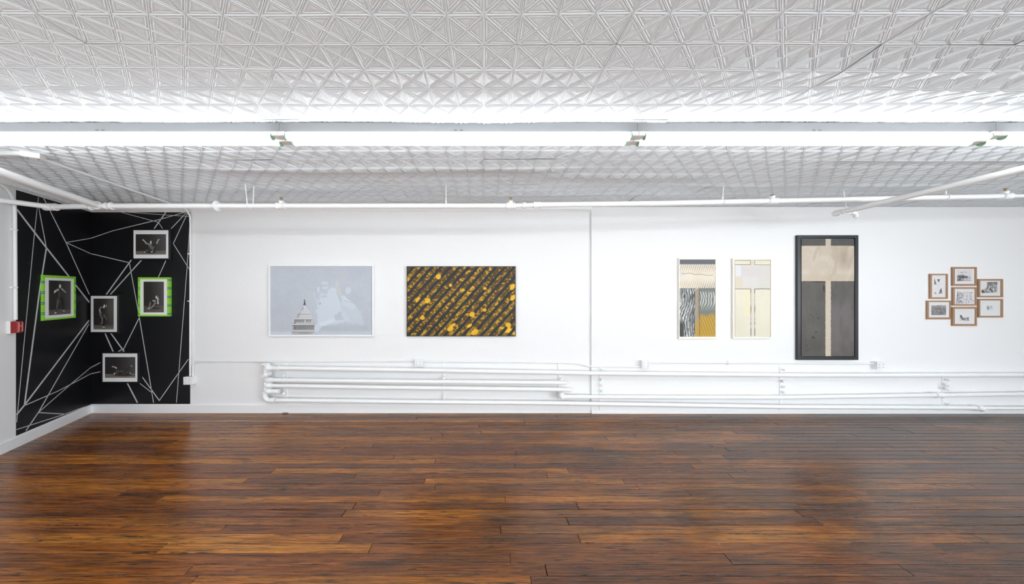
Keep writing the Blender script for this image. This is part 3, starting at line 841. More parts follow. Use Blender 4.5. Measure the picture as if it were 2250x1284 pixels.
def art_pale():
    cv = Canvas(708, 306, 1038, 1024, 112).fill((234, 227, 206)); X, Y = cv.X, cv.Y
    cv.noise(160, 200, 7, 3).noise(30, 200, 3, 5)
    cv.rect(708, 350, 1038, 577, (222, 217, 208), 1, 3).rect(765, 390, 950, 460, (222, 212, 214), .9, 14, 16, 40, 2).rect(780, 465, 930, 560, (226, 220, 216), .7, 20, 16, 40, 6)
    cv.rect(712, 352, 764, 460, (232, 230, 232), .9, 8, 8, 30, 4).rect(712, 462, 776, 575, (226, 214, 190), .8, 8, 8, 30, 9)
    cv.rect(854, 577, 891, 1024, (227, 221, 205)).rect(852, 306, 891, 352, (222, 214, 196)).rect(790, 582, 853, 830, (240, 230, 192), .7, 20, 20, 60, 8)
    K = (58, 52, 44)
    cv.line([(710, 312), (850, 311)], 1.5, K, .9).line([(708, 349), (852, 348), (852, 312)], 1.6, K, .9).line([(893, 312), (893, 350), (1036, 351)], 1.6, K, .8).line([(893, 312), (1036, 311)], 1.4, K, .5)
    cv.line([(708, 578), (853, 578)], 2.0, K, .9).line([(892, 580), (960, 577), (1036, 579)], 2.4, K, .9)
    jit = 1.6*(vnoise(X*0, Y/26, 5)-.5)
    th = 1.1+1.6*np.clip((vnoise(Y*0, Y/17, 8)-.45)*3, 0, 1)
    for xl, y0 in ((856, 580), (892.5, 582)):
        cv.blend(np.clip(.5-(np.abs(X-xl-jit)-th)/cv.px, 0, 1)*(Y > y0)*.95, K)
    return cv
def art_tall():
    cv = Canvas(1330, 106, 1833, 1213, 152).fill((92, 89, 84)); X, Y = cv.X, cv.Y
    cv.noise(180, 160, 14, 4).noise(40, 260, 7, 6)
    cv.blend(np.clip((X-1610)/5, 0, 1)*np.clip((Y-510)/5, 0, 1)*np.clip(fbm(X/110, Y/200, 12)*2.4-.6, 0, .8), (118, 110, 110))
    cv.blend(np.clip((170-Y)/4, 0, 1)*.5, (84, 86, 84))
    be = (207, 193, 174)
    cv.rect(1330, 170, 1833, 505, be, 1, 0, 5, 10, 3).rect(1557, 106, 1611, 180, be, 1, 0, 5, 10, 5).rect(1556, 495, 1611, 1213, be, 1, 0, 5, 10, 7)
    ins = np.clip((Y-172)/4, 0, 1)*np.clip((505-Y)/4, 0, 1)
    cv.blend(ins*np.clip(fbm(X/90, Y/70, 22)*3-1.1, 0, .75), (216, 204, 188)); cv.blend(ins*np.exp(-((X-1740)/60)**2-((Y-300)/90)**2)*.65, (160, 146, 130))
    cv.blend(ins*np.clip(fbm(X/45+Y/160, Y/120, 25)*4-2.0, 0, .35), (176, 158, 138)); cv.blend(ins*np.clip((Y-430)/20, 0, 1)*.35, (196, 178, 154))
    cv.blend(ins*np.clip(.5+.5*np.sin((X+.5*Y)/15), 0, 1)*np.exp(-((X-1790)/35)**2)*.35, (226, 216, 202))
    K = (38, 36, 34)
    for a, b in (((1331, 170), (1556, 168)), ((1612, 168), (1832, 170)), ((1331, 507), (1556, 507)), ((1612, 507), (1832, 507)), ((1555, 508), (1554, 1212)), ((1612, 508), (1612, 1212)), ((1556, 108), (1556, 168)), ((1611, 108), (1611, 168))):
        cv.line([a, b], 1.7, K, .6)
    cv.line([(1420, 510), (1555, 514)], 4, K, .8, 5).ell(1543, 570, 10, 26, K, .7, 0, 10).ell(1490, 856, 8, 5, K, .8).ell(1442, 1036, 14, 8, K, .8, .4, 6).ell(1468, 985, 6, 12, K, .6, 0, 6).ell(1390, 1157, 5, 5, K)
    cv.blend((vnoise(X/7, Y/7, 33) > .90)*(X < 1555)*(Y > 800)*(X < 1420)*.8, K)
    cv.blend((vnoise(X/8, Y/8, 35) > .91)*(np.abs(X-1584) < 30)*.4, (150, 128, 100))
    return cv
face = (1491.6, 567.5, 1576, 745)
t, base, u, n, hole = frame_piece('framed_painting', 'slim cream framed abstract panel of grey wavy strokes with yellow lower corner', 'painting', BPR, face, (1493.4, 570.3, 1572.3, 740.4), .022, M_FCREAM)
board('backing', t, base, u, n, hole, .015, .004, M_FCREAM)
place_print('canvas', art_waves(), corners(base, u, n, hole, .0155), M_CANVAS, t)
face = (1610.7, 567.5, 1697, 744.6)
t, base, u, n, hole = frame_piece('framed_painting', 'slim cream framed abstract panel in pale cream blocks with thin black lines', 'painting', BPR, face, (1614, 570.8, 1693.6, 740.6), .026, M_FCREAM)
board('backing', t, base, u, n, hole, .008, .004, M_FCREAM)
r = rect_on(BPR, base, u, (1615.4, 571.6, 1692.4, 739.4), .022)
board('canvas_stretcher', t, base, u, n, r, .021, .013, M_FCREAM)
place_print('canvas', art_pale(), corners(base, u, n, r, .0215), M_CANVAS, t)
face = (1753, 517, 1886.4, 791.5)
t, base, u, n, hole = frame_piece('framed_painting', 'tall black framed abstract of beige cross shape over charcoal blocks', 'painting', BPR, face, (1759.6, 523.3, 1879, 784.6), .034, M_FCHAR)
board('backing', t, base, u, n, hole, .008, .004, M_FBLACK)
r = rect_on(BPR, base, u, (1761.2, 525.2, 1877.6, 783.3), .025)
board('canvas_stretcher', t, base, u, n, r, .024, .014, M_FBLACK)
place_print('canvas', art_tall(), corners(base, u, n, r, .0245), M_CANVAS, t)

# ---- seven small oak framed drawings
def sketch(cv, pts, dens, seed, sx=7, sy=9, c=(70, 68, 70), a=.85):
    d = cv.polyd(pts); m = np.clip(.5-d/6, 0, 1)
    nz = .6*vnoise(cv.X/sx, cv.Y/sy, seed)+.4*vnoise(cv.X/(sx*.5), cv.Y/(sy*.5), seed+3)+.35*(fbm(cv.X/45, cv.Y/45, seed+7)-.44)
    cv.blend(m*np.clip((nz-(1-dens))*5, 0, 1)*a, c); return cv
PAP = (232, 230, 230)
def d1():
    cv = Canvas(305, 282, 558, 672, 54).fill(PAP).noise(60, 60, 5, 1)
    cv.poly([(360,335),(395,440),(355,445)], (110, 108, 110), .9, 6).poly([(410,355),(462,352),(440,405),(425,400)], (100, 98, 100), .9, 6, 8, 12)
    sketch(cv, [(480,500),(500,600),(435,610),(450,560),(465,530)], .75, 3); cv.ell(378, 600, 18, 8, (120, 118, 120), .9, 0, 5).poly([(368,600),(376,578),(386,600)], (90, 88, 90), .8, 4)
    cv.line([(320, 460), (520, 440)], 1.5, (180, 176, 180), .5); return cv
def d2():
    cv = Canvas(708, 168, 1063, 436, 66).fill(PAP)
    cv.rect(760, 190, 1010, 390, (222, 219, 220), .9, 8)
    sketch(cv, [(760,290),(790,255),(850,270),(950,300),(950,330),(880,340),(870,380),(760,385)], .62, 5); cv.poly([(765,290),(950,300),(945,325),(770,320)], (70, 68, 70), .6, 6, 10, 14)
    cv.line([(825, 225), (860, 245)], 4, (90, 88, 90)).line([(880, 220), (920, 235)], 4, (110, 108, 110), .8).line([(800, 300), (795, 380)], 3, (90, 90, 90), .7)
    cv.line([(760, 383), (1005, 370)], 3, (100, 98, 98), .8).line([(960, 320), (1000, 330)], 3, (120, 120, 120), .7); sketch(cv, [(950,290),(1008,300),(1005,370),(870,380)], .42, 8); return cv
def d3():
    cv = Canvas(708, 522, 1068, 790, 66).fill(PAP)
    sketch(cv, [(770,560),(860,590),(880,780),(740,780)], .55, 11, 6, 12, (74, 74, 88)); sketch(cv, [(860,590),(1000,580),(1055,760),(880,780)], .44, 13, 6, 10, (84, 82, 92))
    cv.line([(860, 590), (950, 570), (1000, 640)], 2, (120, 118, 124), .8).line([(770, 560), (745, 780)], 3, (90, 88, 96), .8).line([(935, 600), (930, 690)], 2, (110, 108, 112), .8).ell(1015, 590, 14, 10, (80, 80, 90), .7, 0, 6); return cv
def d4():
    cv = Canvas(706, 874, 1070, 1143, 66).fill(PAP)
    sketch(cv, [(815,975),(850,1000),(870,1040),(965,1015),(965,1090),(805,1080)], .60, 17, 8, 10); cv.poly([(815,975),(845,1005),(840,1050),(810,1040)], (88, 86, 88), .7, 6, 8, 12); return cv
def d5():
    cv = Canvas(1158, 378, 1524, 646, 66).fill((228, 227, 225))
    sketch(cv, [(1285,405),(1470,400),(1465,590),(1195,595),(1195,540),(1260,520),(1290,480)], .66, 21, 8, 9); cv.poly([(1290,405),(1470,400),(1468,440),(1300,440)], (110, 108, 110), .6, 8, 12, 14).ell(1215, 570, 26, 26, (80, 78, 80), .7, 0, 12); return cv
def d6():
    cv = Canvas(1158, 728, 1524, 998, 66).fill((230, 232, 231))
    sketch(cv, [(1285,822),(1385,822),(1385,892),(1285,892)], .56, 25, 7, 8, (100, 98, 98)); return cv
def d7():
    cv = Canvas(252, 755, 618, 1026, 66).fill(PAP)
    cv.rect(305, 820, 562, 985, (158, 156, 156), 1, 5); sketch(cv, [(305,820),(562,805),(562,985),(305,985)], .56, 29, 9, 9, (92, 90, 90), .8)
    cv.poly([(305,870),(340,870),(430,985),(390,985)], (196, 194, 194), .8, 8).line([(322, 872), (412, 985)], 5, (70, 68, 68), .8).poly([(305,820),(420,838),(562,805),(562,860),(305,850)], (200, 198, 198), .4, 12); return cv
GD = 'small oak framed drawings on the right'
for (o_, h_, fn, lb) in (
    ((2040.5, 602, 2083.5, 657), (2047.9, 605, 2079.4, 653.7), d1, 'oak framed upright drawing of scattered small motifs, leftmost of the upper cluster'),
    ((2090, 587, 2147, 628.3), (2098.2, 591, 2142.6, 624.4), d2, 'oak framed drawing of dark roofed building, topmost of the seven'),
    ((2090.7, 631.4, 2146.3, 672), (2098.2, 635, 2143.2, 668.6), d3, 'oak framed drawing of tall sketchy city facades, centre of the seven'),
    ((2090, 675, 2147, 716.6), (2098, 678.8, 2143.4, 712.4), d4, 'oak framed drawing of small row of buildings, bottommost of the seven'),
    ((2147.4, 613.4, 2204.7, 653.6), (2154.2, 617, 2200, 650.4), d5, 'oak framed drawing of dense dark trees, upper right of the seven'),
    ((2147.4, 657.2, 2204.7, 698), (2154.2, 660.6, 2200, 694.4), d6, 'oak framed drawing with one tiny sketch on blank paper, lower right of the seven'),
    ((2034.4, 661, 2089.8, 702), (2041.2, 664, 2087.3, 697.8), d7, 'oak framed drawing of grey hillside road, lower left of the seven')):
    f_ = (o_[0]+3.4, o_[1], o_[2], o_[3])
    t, base, u, n, hole = frame_piece('framed_drawing', lb, 'framed drawing', BPR, f_, h_, .017, M_OAK, GD)
    board('backing', t, base, u, n, hole, .010, .003, M_MATB)
    place_print('drawing', fn(), corners(base, u, n, hole, .0106), M_PAPER, t)

# ------------------------------------------------------------------ fluorescent fixtures: eight-foot twin strips in a row
YFX = 2.082; FL = 2.402; X0 = -1.371
def make_fixture(label):
    t = thing('light_fixture', label, 'light fixture', (0, 0, HC+.012), 'fluorescent strip lights in the row')
    zc = HC+.004
    obj('housing', MB().cbox((0, 0, zc-.030), (FL-.002, .088, .066), .006, np.array(((1., 0, 0), (0, -1., 0), (0, 0, -1.)))), M_HOUS, t)
    zt_ = CZ+1.038
    sl = MB()
    for dx in (-.02, .02):
        sl.tube([(dx-.010, -.0447, zc-.047), (dx, -.0447, zc-.050), (dx+.010, -.0447, zc-.047)], .0022, 6)
    obj('slot', sl, M_DARK, t)
    for yy_ in (-.040, .043):
        obj('tube', MB().tube([(-FL/2+.046, yy_, zt_), (FL/2-.046, yy_, zt_)], .019, 16), M_TUBE, t, True)
    for s in (-1, 1):
        for yy_ in (-.040, .043):
            h = obj('lampholder', MB().cbox((s*(FL/2-.0215), yy_*.9, zt_+.010), (.041, .030, .058), .004, np.array(((1., 0, 0), (0, 0, 1.), (0, -1., 0)))).box((s*(FL/2-.022), yy_*.65, zt_+.026), (.036, abs(yy_)*.7, .012)), M_HOLD, t)
            obj('end_collar', MB().tube([(s*(FL/2-.044), yy_, zt_-.002), (s*(FL/2-.050), yy_, zt_-.002)], .0225, 18), M_GREEN if (s > 0) == (yy_ < 0) or True else M_HOLD, h, True)
    return t
names = {-1: 'twin tube fluorescent strip light at the left end of the row',
         0: 'twin tube fluorescent strip light in the middle, above the domed building print',
         1: 'twin tube fluorescent strip light above the tall slim paintings',
         2: 'twin tube fluorescent strip light cut off by the right edge'}
fx = make_fixture(names[0])
ORG_F = fx.location.copy()
fx.location = (X0+FL/2, YFX, ORG_F[2])
for k in (-1, 1, 2):
    c = copy_tree(fx); c.location = (X0+FL*(k+.5), YFX, ORG_F[2])
    c['label'] = names.get(k, 'twin tube fluorescent strip light beyond the left end of the visible row')
for row in (-1.0, -4.0):  # unseen extra rows of the same strips, added as fill light
    for k in (-1, 0, 1, 2, 3):
        if X0+FL*k < XL2+.2: continue
        c = copy_tree(fx); c.location = (X0+FL*(k+.5), row, ORG_F[2])
        c['label'] = 'added unseen twin tube strip light %s in the %s fill row behind the viewpoint' % (('first from the left', 'second from the left', 'third from the left', 'fourth from the left', 'fifth from the left')[k+1], 'near' if row > -2 else 'far'); c['group'] = 'added fill strip lights behind the viewpoint'

# ------------------------------------------------------------------ sprinkler main
YP = 3.245
def mp(px, py, D=YP): return P(px, py, D)
sp = thing('sprinkler_main', 'white painted sprinkler main running the wall length under the tin ceiling', 'pipe', mp(1063, 452))
R = .0275
xs_ = [(240, 453), (1105, 453)]
obj('pipe', MB().tube([mp(236, 453), mp(620, 453), mp(1120, 452.8)], R, 18), M_PIPE, sp, True)
obj('pipe', MB().tube([mp(1120, 452.8), mp(1160, 451.6), mp(1178, 450.8)], R*.92, 18), M_PIPE, sp, True)
obj('pipe', MB().tube([mp(1178, 450.4), mp(1450, 447.2), mp(1697, 442)], R, 18), M_PIPE, sp, True)
obj('pipe', MB().tube([mp(1697, 442), mp(1950, 436.6), mp(2209, 431.4)], R*.95, 18), M_PIPE, sp, True)
obj('pipe', MB().tube([mp(2209, 431.4), mp(2260, 430.4), mp(2560, 425)], R*.72, 18), M_PIPE, sp, True)
feed0 = PZ(215, 452, CZ+.915); feedd = PZ(0, 378, CZ+.915)-feed0
obj('feed_pipe', MB().tube([feed0, feed0+feedd, feed0+feedd*3.2], .0335, 20), M_PIPE, sp, True)
obj('feed_collar', MB().ring(feed0+feedd*.015, feedd, .034, .011).tube([feed0, feed0-feedd*.03], .034, 18), M_PIPE, sp, True)
bp = [mp(236, 453), mp(190, 453.4), mp(112, 455.2, 3.29), LW(0, 440, .0)-LN*.02]
obj('pipe', MB().tube([bp[0], bp[1], bp[2]], R*1.02, 18), M_PIPE, sp, True)
obj('pipe', MB().tube([bp[2], bp[3]], R*.98, 18), M_PIPE, sp, True)
def collar(c, d, r, L_, parent=sp, name='coupling'):
    c = np.asarray(c, float); d = np.asarray(d, float); d /= np.linalg.norm(d)
    m = MB().tube([c-d*L_/2, c-d*L_*.38, c-d*L_*.3, c+d*L_*.3, c+d*L_*.38, c+d*L_/2], [r, r, r*.92, r*.92, r, r], 18)
    return obj(name, m, M_PIPE, parent, True)
EX = np.array((1., 0, 0))
collar(mp(240, 453), EX, R*1.38, .055); collar(bp[2]-EX*.035, EX, R*1.4, .045); collar(bp[2]+EX*.03, EX, R*1.42, .05)
collar(mp(196, 454), (1, 0, -.25), R*1.2, .05); collar(mp(1152, 451.8), EX, R*1.3, .03); collar(mp(1180, 450.6), EX, R*1.32, .075)
# escutcheon
c = mp(478, 453)
obj('escutcheon', MB().tube([c-EX*.010, c-EX*.004, c+EX*.014], [.054, .056, .032], 24), M_PIPE, sp, True)
def head(px, py, ptop, r=R):
    c = mp(px, py); zt2 = CZ+(CY-ptop)*YP/F
    tee = obj('tee', MB().tube([c-EX*.045, c-EX*.036, c-EX*.03, c+EX*.03, c+EX*.036, c+EX*.045], [r*1.36, r*1.36, r*1.22, r*1.22, r*1.36, r*1.36], 18)
              .tube([c, c+ZV*.036, c+ZV*.038, c+ZV*.052], [.021, .021, .025, .025], 14), M_PIPE, sp, True)
    z0 = c[2]+.052; zz = zt2
    b = np.array((c[0], c[1], z0))
    s = MB().tube([b, b+ZV*.012], .011, 10)
    for sg in (-1, 1): s.tube([b+ZV*.01+EX*sg*.008, b+ZV*(.4*(zz-z0)+.006)+EX*sg*.012, np.array((c[0]+sg*.004, c[1], zz-.004))], .0032, 6)
    s.tube([b+ZV*.012, np.array((c[0], c[1], zz-.004))], .003, 6)
    hd = obj('sprinkler_head', s, M_BRASS, tee)
    obj('deflector', MB().tube([(c[0], c[1], zz-.003), (c[0], c[1], zz)], [.018, .0195], 14), M_BRASS, hd)
head(618, 453, 434.5); head(1122, 452.8, 434.5); head(1697, 442, 428.5); head(2209, 431.4, 414.5)
def rod(px, py, dx=0, r=.0042, loop=True):
    c = mp(px, py); top = np.array((c[0]+dx, c[1], HC+.03))
    m = MB().tube([c+ZV*(R+.012), top], r, 8)
    h = obj('hanger_rod', m, M_PIPE, sp, True)
    if loop: obj('hanger_ring', MB().ring(c, EX, R+.003, .004).tube([c+ZV*(R+.002), c+ZV*(R+.03)], .008, 8), M_PIPE, h, True)
c = mp(549, 453)
obj('hanger_rod', MB().tube([c-ZV*(R+.002)+EX*.012, c-ZV*(R*.3)-EX*.002-np.array((0, R+.003, 0)), c+ZV*R*1.2-np.array((0, R, 0))-EX*.008, np.array((c[0]-.03, c[1]-R, HC+.03))], .0052, 8), M_PIPE, sp, True)
obj('hanger_rod', MB().tube([c+EX*.035+ZV*R*.5, np.array((c[0]+.037, c[1]+.01, HC+.03))], .0045, 8), M_PIPE, sp, True)
rod(980, 453); rod(1588, 444.6, .012); rod(2078, 434, .012)

# separate branch that comes in from the front right and stops short of the wall
e0 = P(1838, 469, 3.54); z_ = e0[2]
e1 = PZ(2250, 371, z_)
br = thing('branch_pipe', 'white branch pipe slanting in from upper right with small drop elbow at its end', 'pipe', e0)
d = (e1-e0); d /= np.linalg.norm(d)
obj('pipe', MB().tube([e0+d*.02, e1, e0+d*4.2], .027, 18), M_PIPE, br, True)
obj('end_elbow', MB().tube([e0+d*.05, e0+d*.045, e0+d*.0, e0-d*.03-ZV*.004], [.034, .034, .033, .026], 16).ring(e0+d*.05, d, .030, .006), M_PIPE, br, True)
a = e0-ZV*.004; b_ = a+EX*.20+ZV*.008
obj('small_pipe', MB().tube([a, b_], .0125, 12), M_PIPE, br, True)
obj('drop_elbow', MB().tube([b_-EX*.03, b_-EX*.005, b_+EX*.018-ZV*.006, b_+EX*.026-ZV*.028, b_+EX*.026-ZV*.040, b_+EX*.026-ZV*.044, b_+EX*.026-ZV*.056], [.019, .020, .022, .022, .024, .017, .017], 14), M_PIPE, br, True)
hc = e0+d*.10
hr = obj('hanger_rod', MB().tube([hc+ZV*.03, np.array((hc[0]-.03, hc[1], HC+.03))], .005, 8), M_PIPE, br, True)
obj('hanger_ring', MB().ring(hc, d, .031, .004).tube([hc+ZV*.028, hc+ZV*.055], .008, 8), M_PIPE, hr, True)

# ------------------------------------------------------------------ heating pipes low on the wall
YH = DW-.085
coil = thing('heating_pipes', 'white painted heating pipes stacked low along the wall above the baseboard', 'pipes', P(900, 905, YH))
RH = .0285
def hp(px, py, off=0): return P(px, py, YH+off)
def hpipe(pts, r=RH, name='pipe'):
    return obj(name, MB().tube([hp(*p) for p in pts], r, 18), M_PIPE, coil, True)
hpipe([(590, 809), (900, 813.5), (1160, 818), (1300, 820.6), (1750, 824.8), (2000, 825), (2250, 824.4), (2460, 823)])
hpipe([(590, 835.6), (900, 839), (1232, 841.6)], RH*.95); hpipe([(590, 847.8), (900, 852.6), (1232, 856.4)], RH*.95)
hpipe([(608, 879.8), (900, 883.4), (1232, 886.4), (1300, 887.5), (1740, 894.6), (2050, 896), (2140, 896.5)], RH*.95)
hpipe([(1236, 872.4), (1500, 873.6), (1720, 873.8), (2050, 868.8), (2250, 866.4), (2460, 862)], RH*.92)
hpipe([(2140, 897.4), (2460, 897.4)], RH*.8)
hpipe([(1232, 841.6), (1243, 841.6), (1244, 841.8)], RH*.8, 'pipe_end'); hpipe([(1232, 856.4), (1254, 857), (1258, 857.2), (1258.4, 857.2)], [RH*.85, RH*.85, RH*.5, RH*.3], 'pipe_end')
# header manifold on the left
HX = 584.5
obj('header', MB().tube([hp(HX, 806, .012), hp(HX, 866, .012)], .031, 18), M_PIPE, coil, True)
for y in (809, 835.6, 847.8, 860.2):
    c = hp(590, y)
    obj('elbow_fitting', MB().tube([c-EX*.035+np.array((0, .012, 0)), c-EX*.01, c+EX*.02, c+EX*.024, c+EX*.046], [.034, .037, .037, .0345, .0345], 16), M_PIPE, coil, True)
c = hp(587, 803); obj('elbow_fitting', MB().tube([c-EX*.07+ZV*.01, c-EX*.03+ZV*.006, c, c-ZV*.03], [.016, .024, .033, .034], 14), M_PIPE, coil, True)
c = hp(590, 822); obj('front_stub', MB().tube([c+np.array((0, .02, 0)), c-np.array((0, .07, 0)), c-np.array((0, .078, 0)), c-np.array((0, .10, 0))], [.034, .034, .026, .022], 12), M_PIPE, coil, True)
hpipe([(592, 860.2), (606, 860.2), (613.6, 860.2)], [.031, .031, .027], 'capped_stub')
c = hp(590, 868)
ce = arc(hp(593.5, 868.6), (-1, 0, 0), (0, 0, -1), .070, -.25, 1.5, 9)
obj('return_elbow', MB().tube([ce[0]+ZV*.02]+ce+[hp(606, 879.8)], [.032]+[.033]*9+[.036], 18), M_PIPE, coil, True)
for y in (866, 871, 876): pass
collar(hp(599, 880), EX, .037, .045, coil, 'coupling')
obj('coupling', MB().ring(hp(613, 809), EX, .030, .006).ring(hp(623, 835.8), EX, .029, .005), M_PIPE, coil, True)
collar(hp(2062, 868.6), EX, .037, .10, coil, 'union'); collar(hp(2150, 897.2), (1, 0, -.12), .040, .075, coil, 'union')
obj('elbow_fitting', MB().tube([hp(1232, 862), hp(1232, 869), hp(1234, 872), hp(1241, 872.4)], [.033, .035, .035, .033], 14), M_PIPE, coil, True)
# wall straps with hook knobs
def strap(px, y0, y1, wpx, dwall, knobs, thick=.008):
    D = dwall-.004
    a = P(px, y0, D); b = P(px, y1, D)
    b[2] = max(b[2], .004)
    w = wpx*D/F
    s = obj('bracket', MB().cbox(((a[0]), D-thick/2+.004, (a[2]+b[2])/2), (w, a[2]-b[2], thick), .002, np.array(((1., 0, 0), (0, 0, 1.), (0, -1., 0)))), M_PIPE, coil)
    for (ky, kr) in knobs:
        k = P(px+.6, ky, dwall)
        obj('hook', MB().tube([k, k-np.array((0, .035, .006)), k-np.array((0, .046, .002)), k-np.array((0, .050, -.010))], [kr*.7, kr*.75, kr, kr*.6], 9), M_PIPE, s, True)
strap(627.5, 797, 906, 9, DW, [(823, .016), (862, .016)]); strap(976, 794, 906, 7, DW, [(828.5, .018), (868, .018), (874, .012)])
strap(1231.5, 799, 906.5, 12, DW, [(831, .018)], .012)
strap(1320.5, 806, 906, 8, DR, [(811, .012), (833, .020), (845.5, .017), (858, .018), (885, .014)])
strap(1716.5, 806, 906, 8, DR, [(811.5, .014), (836, .022), (848.5, .018), (860, .020)]); strap(2074, 828, 906, 9, DR, [(833, .012), (844, .022), (853, .022), (885.5, .012)])
# paint-clogged valve prongs at the far right bracket
k = P(2077, 846, DR-.05)
obj('prong', MB().tube([k, k+np.array((.06, -.01, .02))], [.014, .008], 8).tube([k-ZV*.05, k+np.array((.06, -.01, -.035))], [.014, .008], 8), M_PIPE, coil)
obj('floor_plate', MB().box(P(627, 906, DW-.03)*np.array((1, 1, 0))+ZV*.004, (.066, .05, .008)), mat('old_zinc', (.13, .11, .09), .6), coil)

# ------------------------------------------------------------------ conduits and outlet boxes
RC = .0115
def wp(px, py, off=.014, d=DW): return P(px, py, d-off)
# ceiling run down over the mural to the outlet
zc = HC-.014
rj = PZ(97, 349, zc); wx = wp(418.5, 500)[0]
cc = thing('electrical_conduit', 'thin white conduit crossing the ceiling then dropping along the mural right edge', 'conduit', wp(419, 640, 0))
q1 = np.array((rj[0]-.02, rj[1], zc)); q2 = np.array((wx-.02, DW-.16, zc))
bend = [q2, np.array((wx-.012, DW-.10, zc-.006)), np.array((wx-.005, DW-.05, zc-.035)), np.array((wx, DW-.020, zc-.10)), np.array((wx, DW-.014, zc-.20))]
obj('ceiling_run', MB().tube([q1, (q1+q2)/2+ZV*.0, q2], RC, 10), M_COND, cc, True)
obj('wall_drop', MB().tube(bend+[wp(418.5, 640), wp(418, 826)], RC, 10), M_COND, cc, True)
for y in (558, 662):
    obj('conduit_strap', MB().cbox(wp(417.5, y, .012), (.055, .016, .024), .004, np.array(((1., 0, 0), (0, 0, 1.), (0, -1., 0)))), M_COND, cc)
# low run along the wall
def outlet(px0, py0, px1, py1, label, dwall=DW, depth=.055):
    c0, w, h = bounds(BackPlane(dwall), (px0, py0, px1, py1), depth)
    base = c0.copy(); base[1] = dwall; base[2] -= h/2
    t = thing('outlet_box', label, 'outlet', base, 'white outlet boxes on the wall conduit')
    ax = np.array(((1., 0, 0), (0, 0, 1.), (0, -1., 0)))
    obj('box', MB().cbox((c0[0], dwall-depth/2, c0[2]), (w, h, depth-.001), .004, ax), M_COND, t)
    pl = obj('cover_plate', MB().cbox((c0[0], dwall-depth-.001, c0[2]), (w*1.04, h*1.04, .004), .0015, ax), M_COND, t)
    s = MB()
    for sx in (-.24, .24):
        for sz in (-.22, .22):
            p = np.array((c0[0]+sx*w, dwall-depth-.0035, c0[2]+sz*h))
            obj('receptacle', MB().tube([p, p-np.array((0, .003, 0))], [w*.165, w*.155], 14), M_COND, pl, True)
            for k in (-.005, .005): s.box(p+np.array((k, -.0032, .003)), (.002, .001, .008))
            s.box(p+np.array((0, -.0032, -.008)), (.004, .001, .004))
    obj('socket_slots', s, M_DARK, pl)
    return t
outlet(403.5, 829, 422.5, 845.5, 'white four socket outlet box at the lower right edge of the mural')
outlet(911.5, 790.5, 929, 805.5, 'white four socket outlet box below the striped gold painting')
outlet(1411, 793.5, 1429, 809.5, 'white four socket outlet box left of the slim abstract panels', DR)
outlet(1927.5, 796, 1944.5, 811.5, 'white four socket outlet box right of the tall black framed painting', DR)
RL = .010
lr = thing('surface_conduit', 'white conduit curving from mural outlet to the outlet below the striped painting', 'conduit', wp(680, 795, 0), 'wall conduit runs')
cur = arc(wp(438, 808.5), (-1, 0, 0), (0, 0, 1), 14*DW/F, 0, math.pi/2, 8)
obj('run', MB().tube([wp(424, 838), wp(424, 815)]+cur+[wp(640, 794.6), wp(914, 794)], RL, 10), M_COND, lr, True)
lr2 = thing('surface_conduit', 'white conduit from outlet below striped painting stepping down past the wall joint', 'conduit', wp(1160, 797, 0), 'wall conduit runs')
obj('run', MB().tube([wp(926, 794.8), wp(1100, 795.6), wp(1240, 797.6), wp(1268, 799, .014), wp(1283, 802, .022), wp(1296, 805.4, .037), wp(1312, 806, .040), wp(1413, 806.4, .040)], RL, 10), M_COND, lr2, True)
lr3 = thing('surface_conduit', 'straight white conduit passing under the tall black framed painting', 'conduit', wp(1680, 798, 0), 'wall conduit runs')
obj('run', MB().tube([wp(1427, 797, .014, DR), wp(1700, 798, .014, DR), wp(1930, 799.6, .014, DR)], RL, 10), M_COND, lr3, True)
for t_, px, py, dw_ in ((lr, 625, 794.6, DW), (lr3, 1600, 797.6, DR)):
    obj('conduit_strap', MB().cbox(wp(px, py, .010, dw_), (.012, .040, .022), .003, np.array(((1., 0, 0), (0, 0, 1.), (0, -1., 0)))), M_COND, t_)
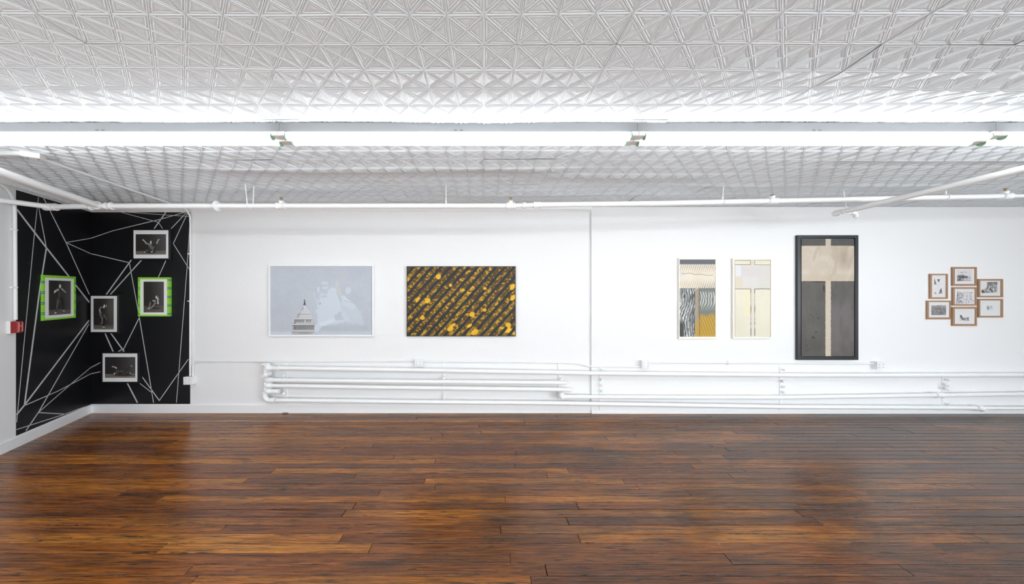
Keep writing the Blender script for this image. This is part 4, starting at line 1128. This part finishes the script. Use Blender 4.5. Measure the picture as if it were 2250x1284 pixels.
# ceiling junction box and raceway
jb0 = PZ(49, 341, HC-.02); jb1 = PZ(96, 348, HC-.02); jc = (jb0+jb1)/2
jb = thing('junction_box', 'white surface junction box on the ceiling at far left', 'junction box', (jc[0], jc[1], HC))
e = jb1-jb0; e[2] = 0; L_ = np.linalg.norm(e); e /= L_; nn = np.array((-e[1], e[0], 0))
ja = np.array((e, -nn, (0, 0, -1.)))
obj('box', MB().cbox((jc[0], jc[1], HC-.012), (L_*.95, .085, .05), .006, ja), M_COND, jb)
sc_ = MB()
for sg in (-1, 1):
    p = jc+e*sg*L_*.25; p[2] = HC-.037
    sc_.tube([p, p-ZV*.003], .005, 8)
obj('screw', sc_, M_DARK, jb)
rw = thing('ceiling_raceway', 'flat white raceway along the ceiling into the junction box', 'raceway', (jb0[0]-.5, jb0[1], HC))
obj('raceway', MB().cbox((jb0[0]-.62, jb0[1]+.0, HC-.008), (1.25, .035, .034), .004, np.array(((1., 0, 0), (0, -1., 0), (0, 0, -1.)))), M_COND, rw)

# ------------------------------------------------------------------ fire alarm and its conduit on the left wall
fa0 = LW(20, 721, 0)
ax = np.array((-LD, ZV, LN))
fa = thing('fire_alarm', 'red fire alarm on white back box at the left mural edge', 'fire alarm', fa0-ZV*.06)
pc = LW(20, 719.5, .0)
obj('back_box', MB().cbox(pc+LN*.014, (.062, .128, .026), .004, ax), M_COND, fa)
rb = obj('red_body', MB().cbox(pc+LN*.052-LD*.002, (.054, .120, .050), .008, ax), M_RED, fa)
for k in (-.021, -.012, .014, .022):
    c = pc+LN*.077-LD*k-LD*.002
    obj('rib', MB().tube([c-ZV*.057-LN*.006, c-ZV*.045+LN*.001, c+ZV*.045+LN*.001, c+ZV*.057-LN*.006], .0024, 8), M_REDL, rb, True)
tc = bpy.data.curves.new('alarm_text', 'FONT'); tc.body = 'FIRE'; tc.size = .026; tc.align_x = 'CENTER'; tc.align_y = 'CENTER'; tc.extrude = .0006
to = bpy.data.objects.new('alarm_text', tc); COL.objects.link(to)
dg = bpy.context.evaluated_depsgraph_get(); tm = bpy.data.meshes.new_from_object(to.evaluated_get(dg))
bpy.data.objects.remove(to); tcx = pc+LN*.0772-LD*.003+ZV*.008
tmb = MB()
A = np.array((-LD, ZV, LN))
tmb.add([tcx+A[0]*v.co.x*.36+A[1]*v.co.y*.9+A[2]*v.co.z for v in tm.vertices], [tuple(p.vertices) for p in tm.polygons])
obj('lettering', tmb, M_REDL, rb)
al = thing('alarm_conduit', 'white conduit bending down the left wall to the red fire alarm', 'conduit', LW(30, 700, 0))
cz = .015
pts = [LW(-60, 398, cz), LW(-14, 401, cz), LW(0, 405, cz), LW(10, 411, cz), LW(19, 421, cz), LW(27, 434, cz), LW(31.5, 450, cz), LW(32.5, 470, cz), LW(33.2, 580, cz), LW(34, 703, cz)]
obj('run', MB().tube(pts, .014, 10), M_COND, al, True)
for y in (505, 632):
    obj('conduit_strap', MB().cbox(LW(31.3, y, .012), (.055, .016, .024), .004, ax), M_COND, al)
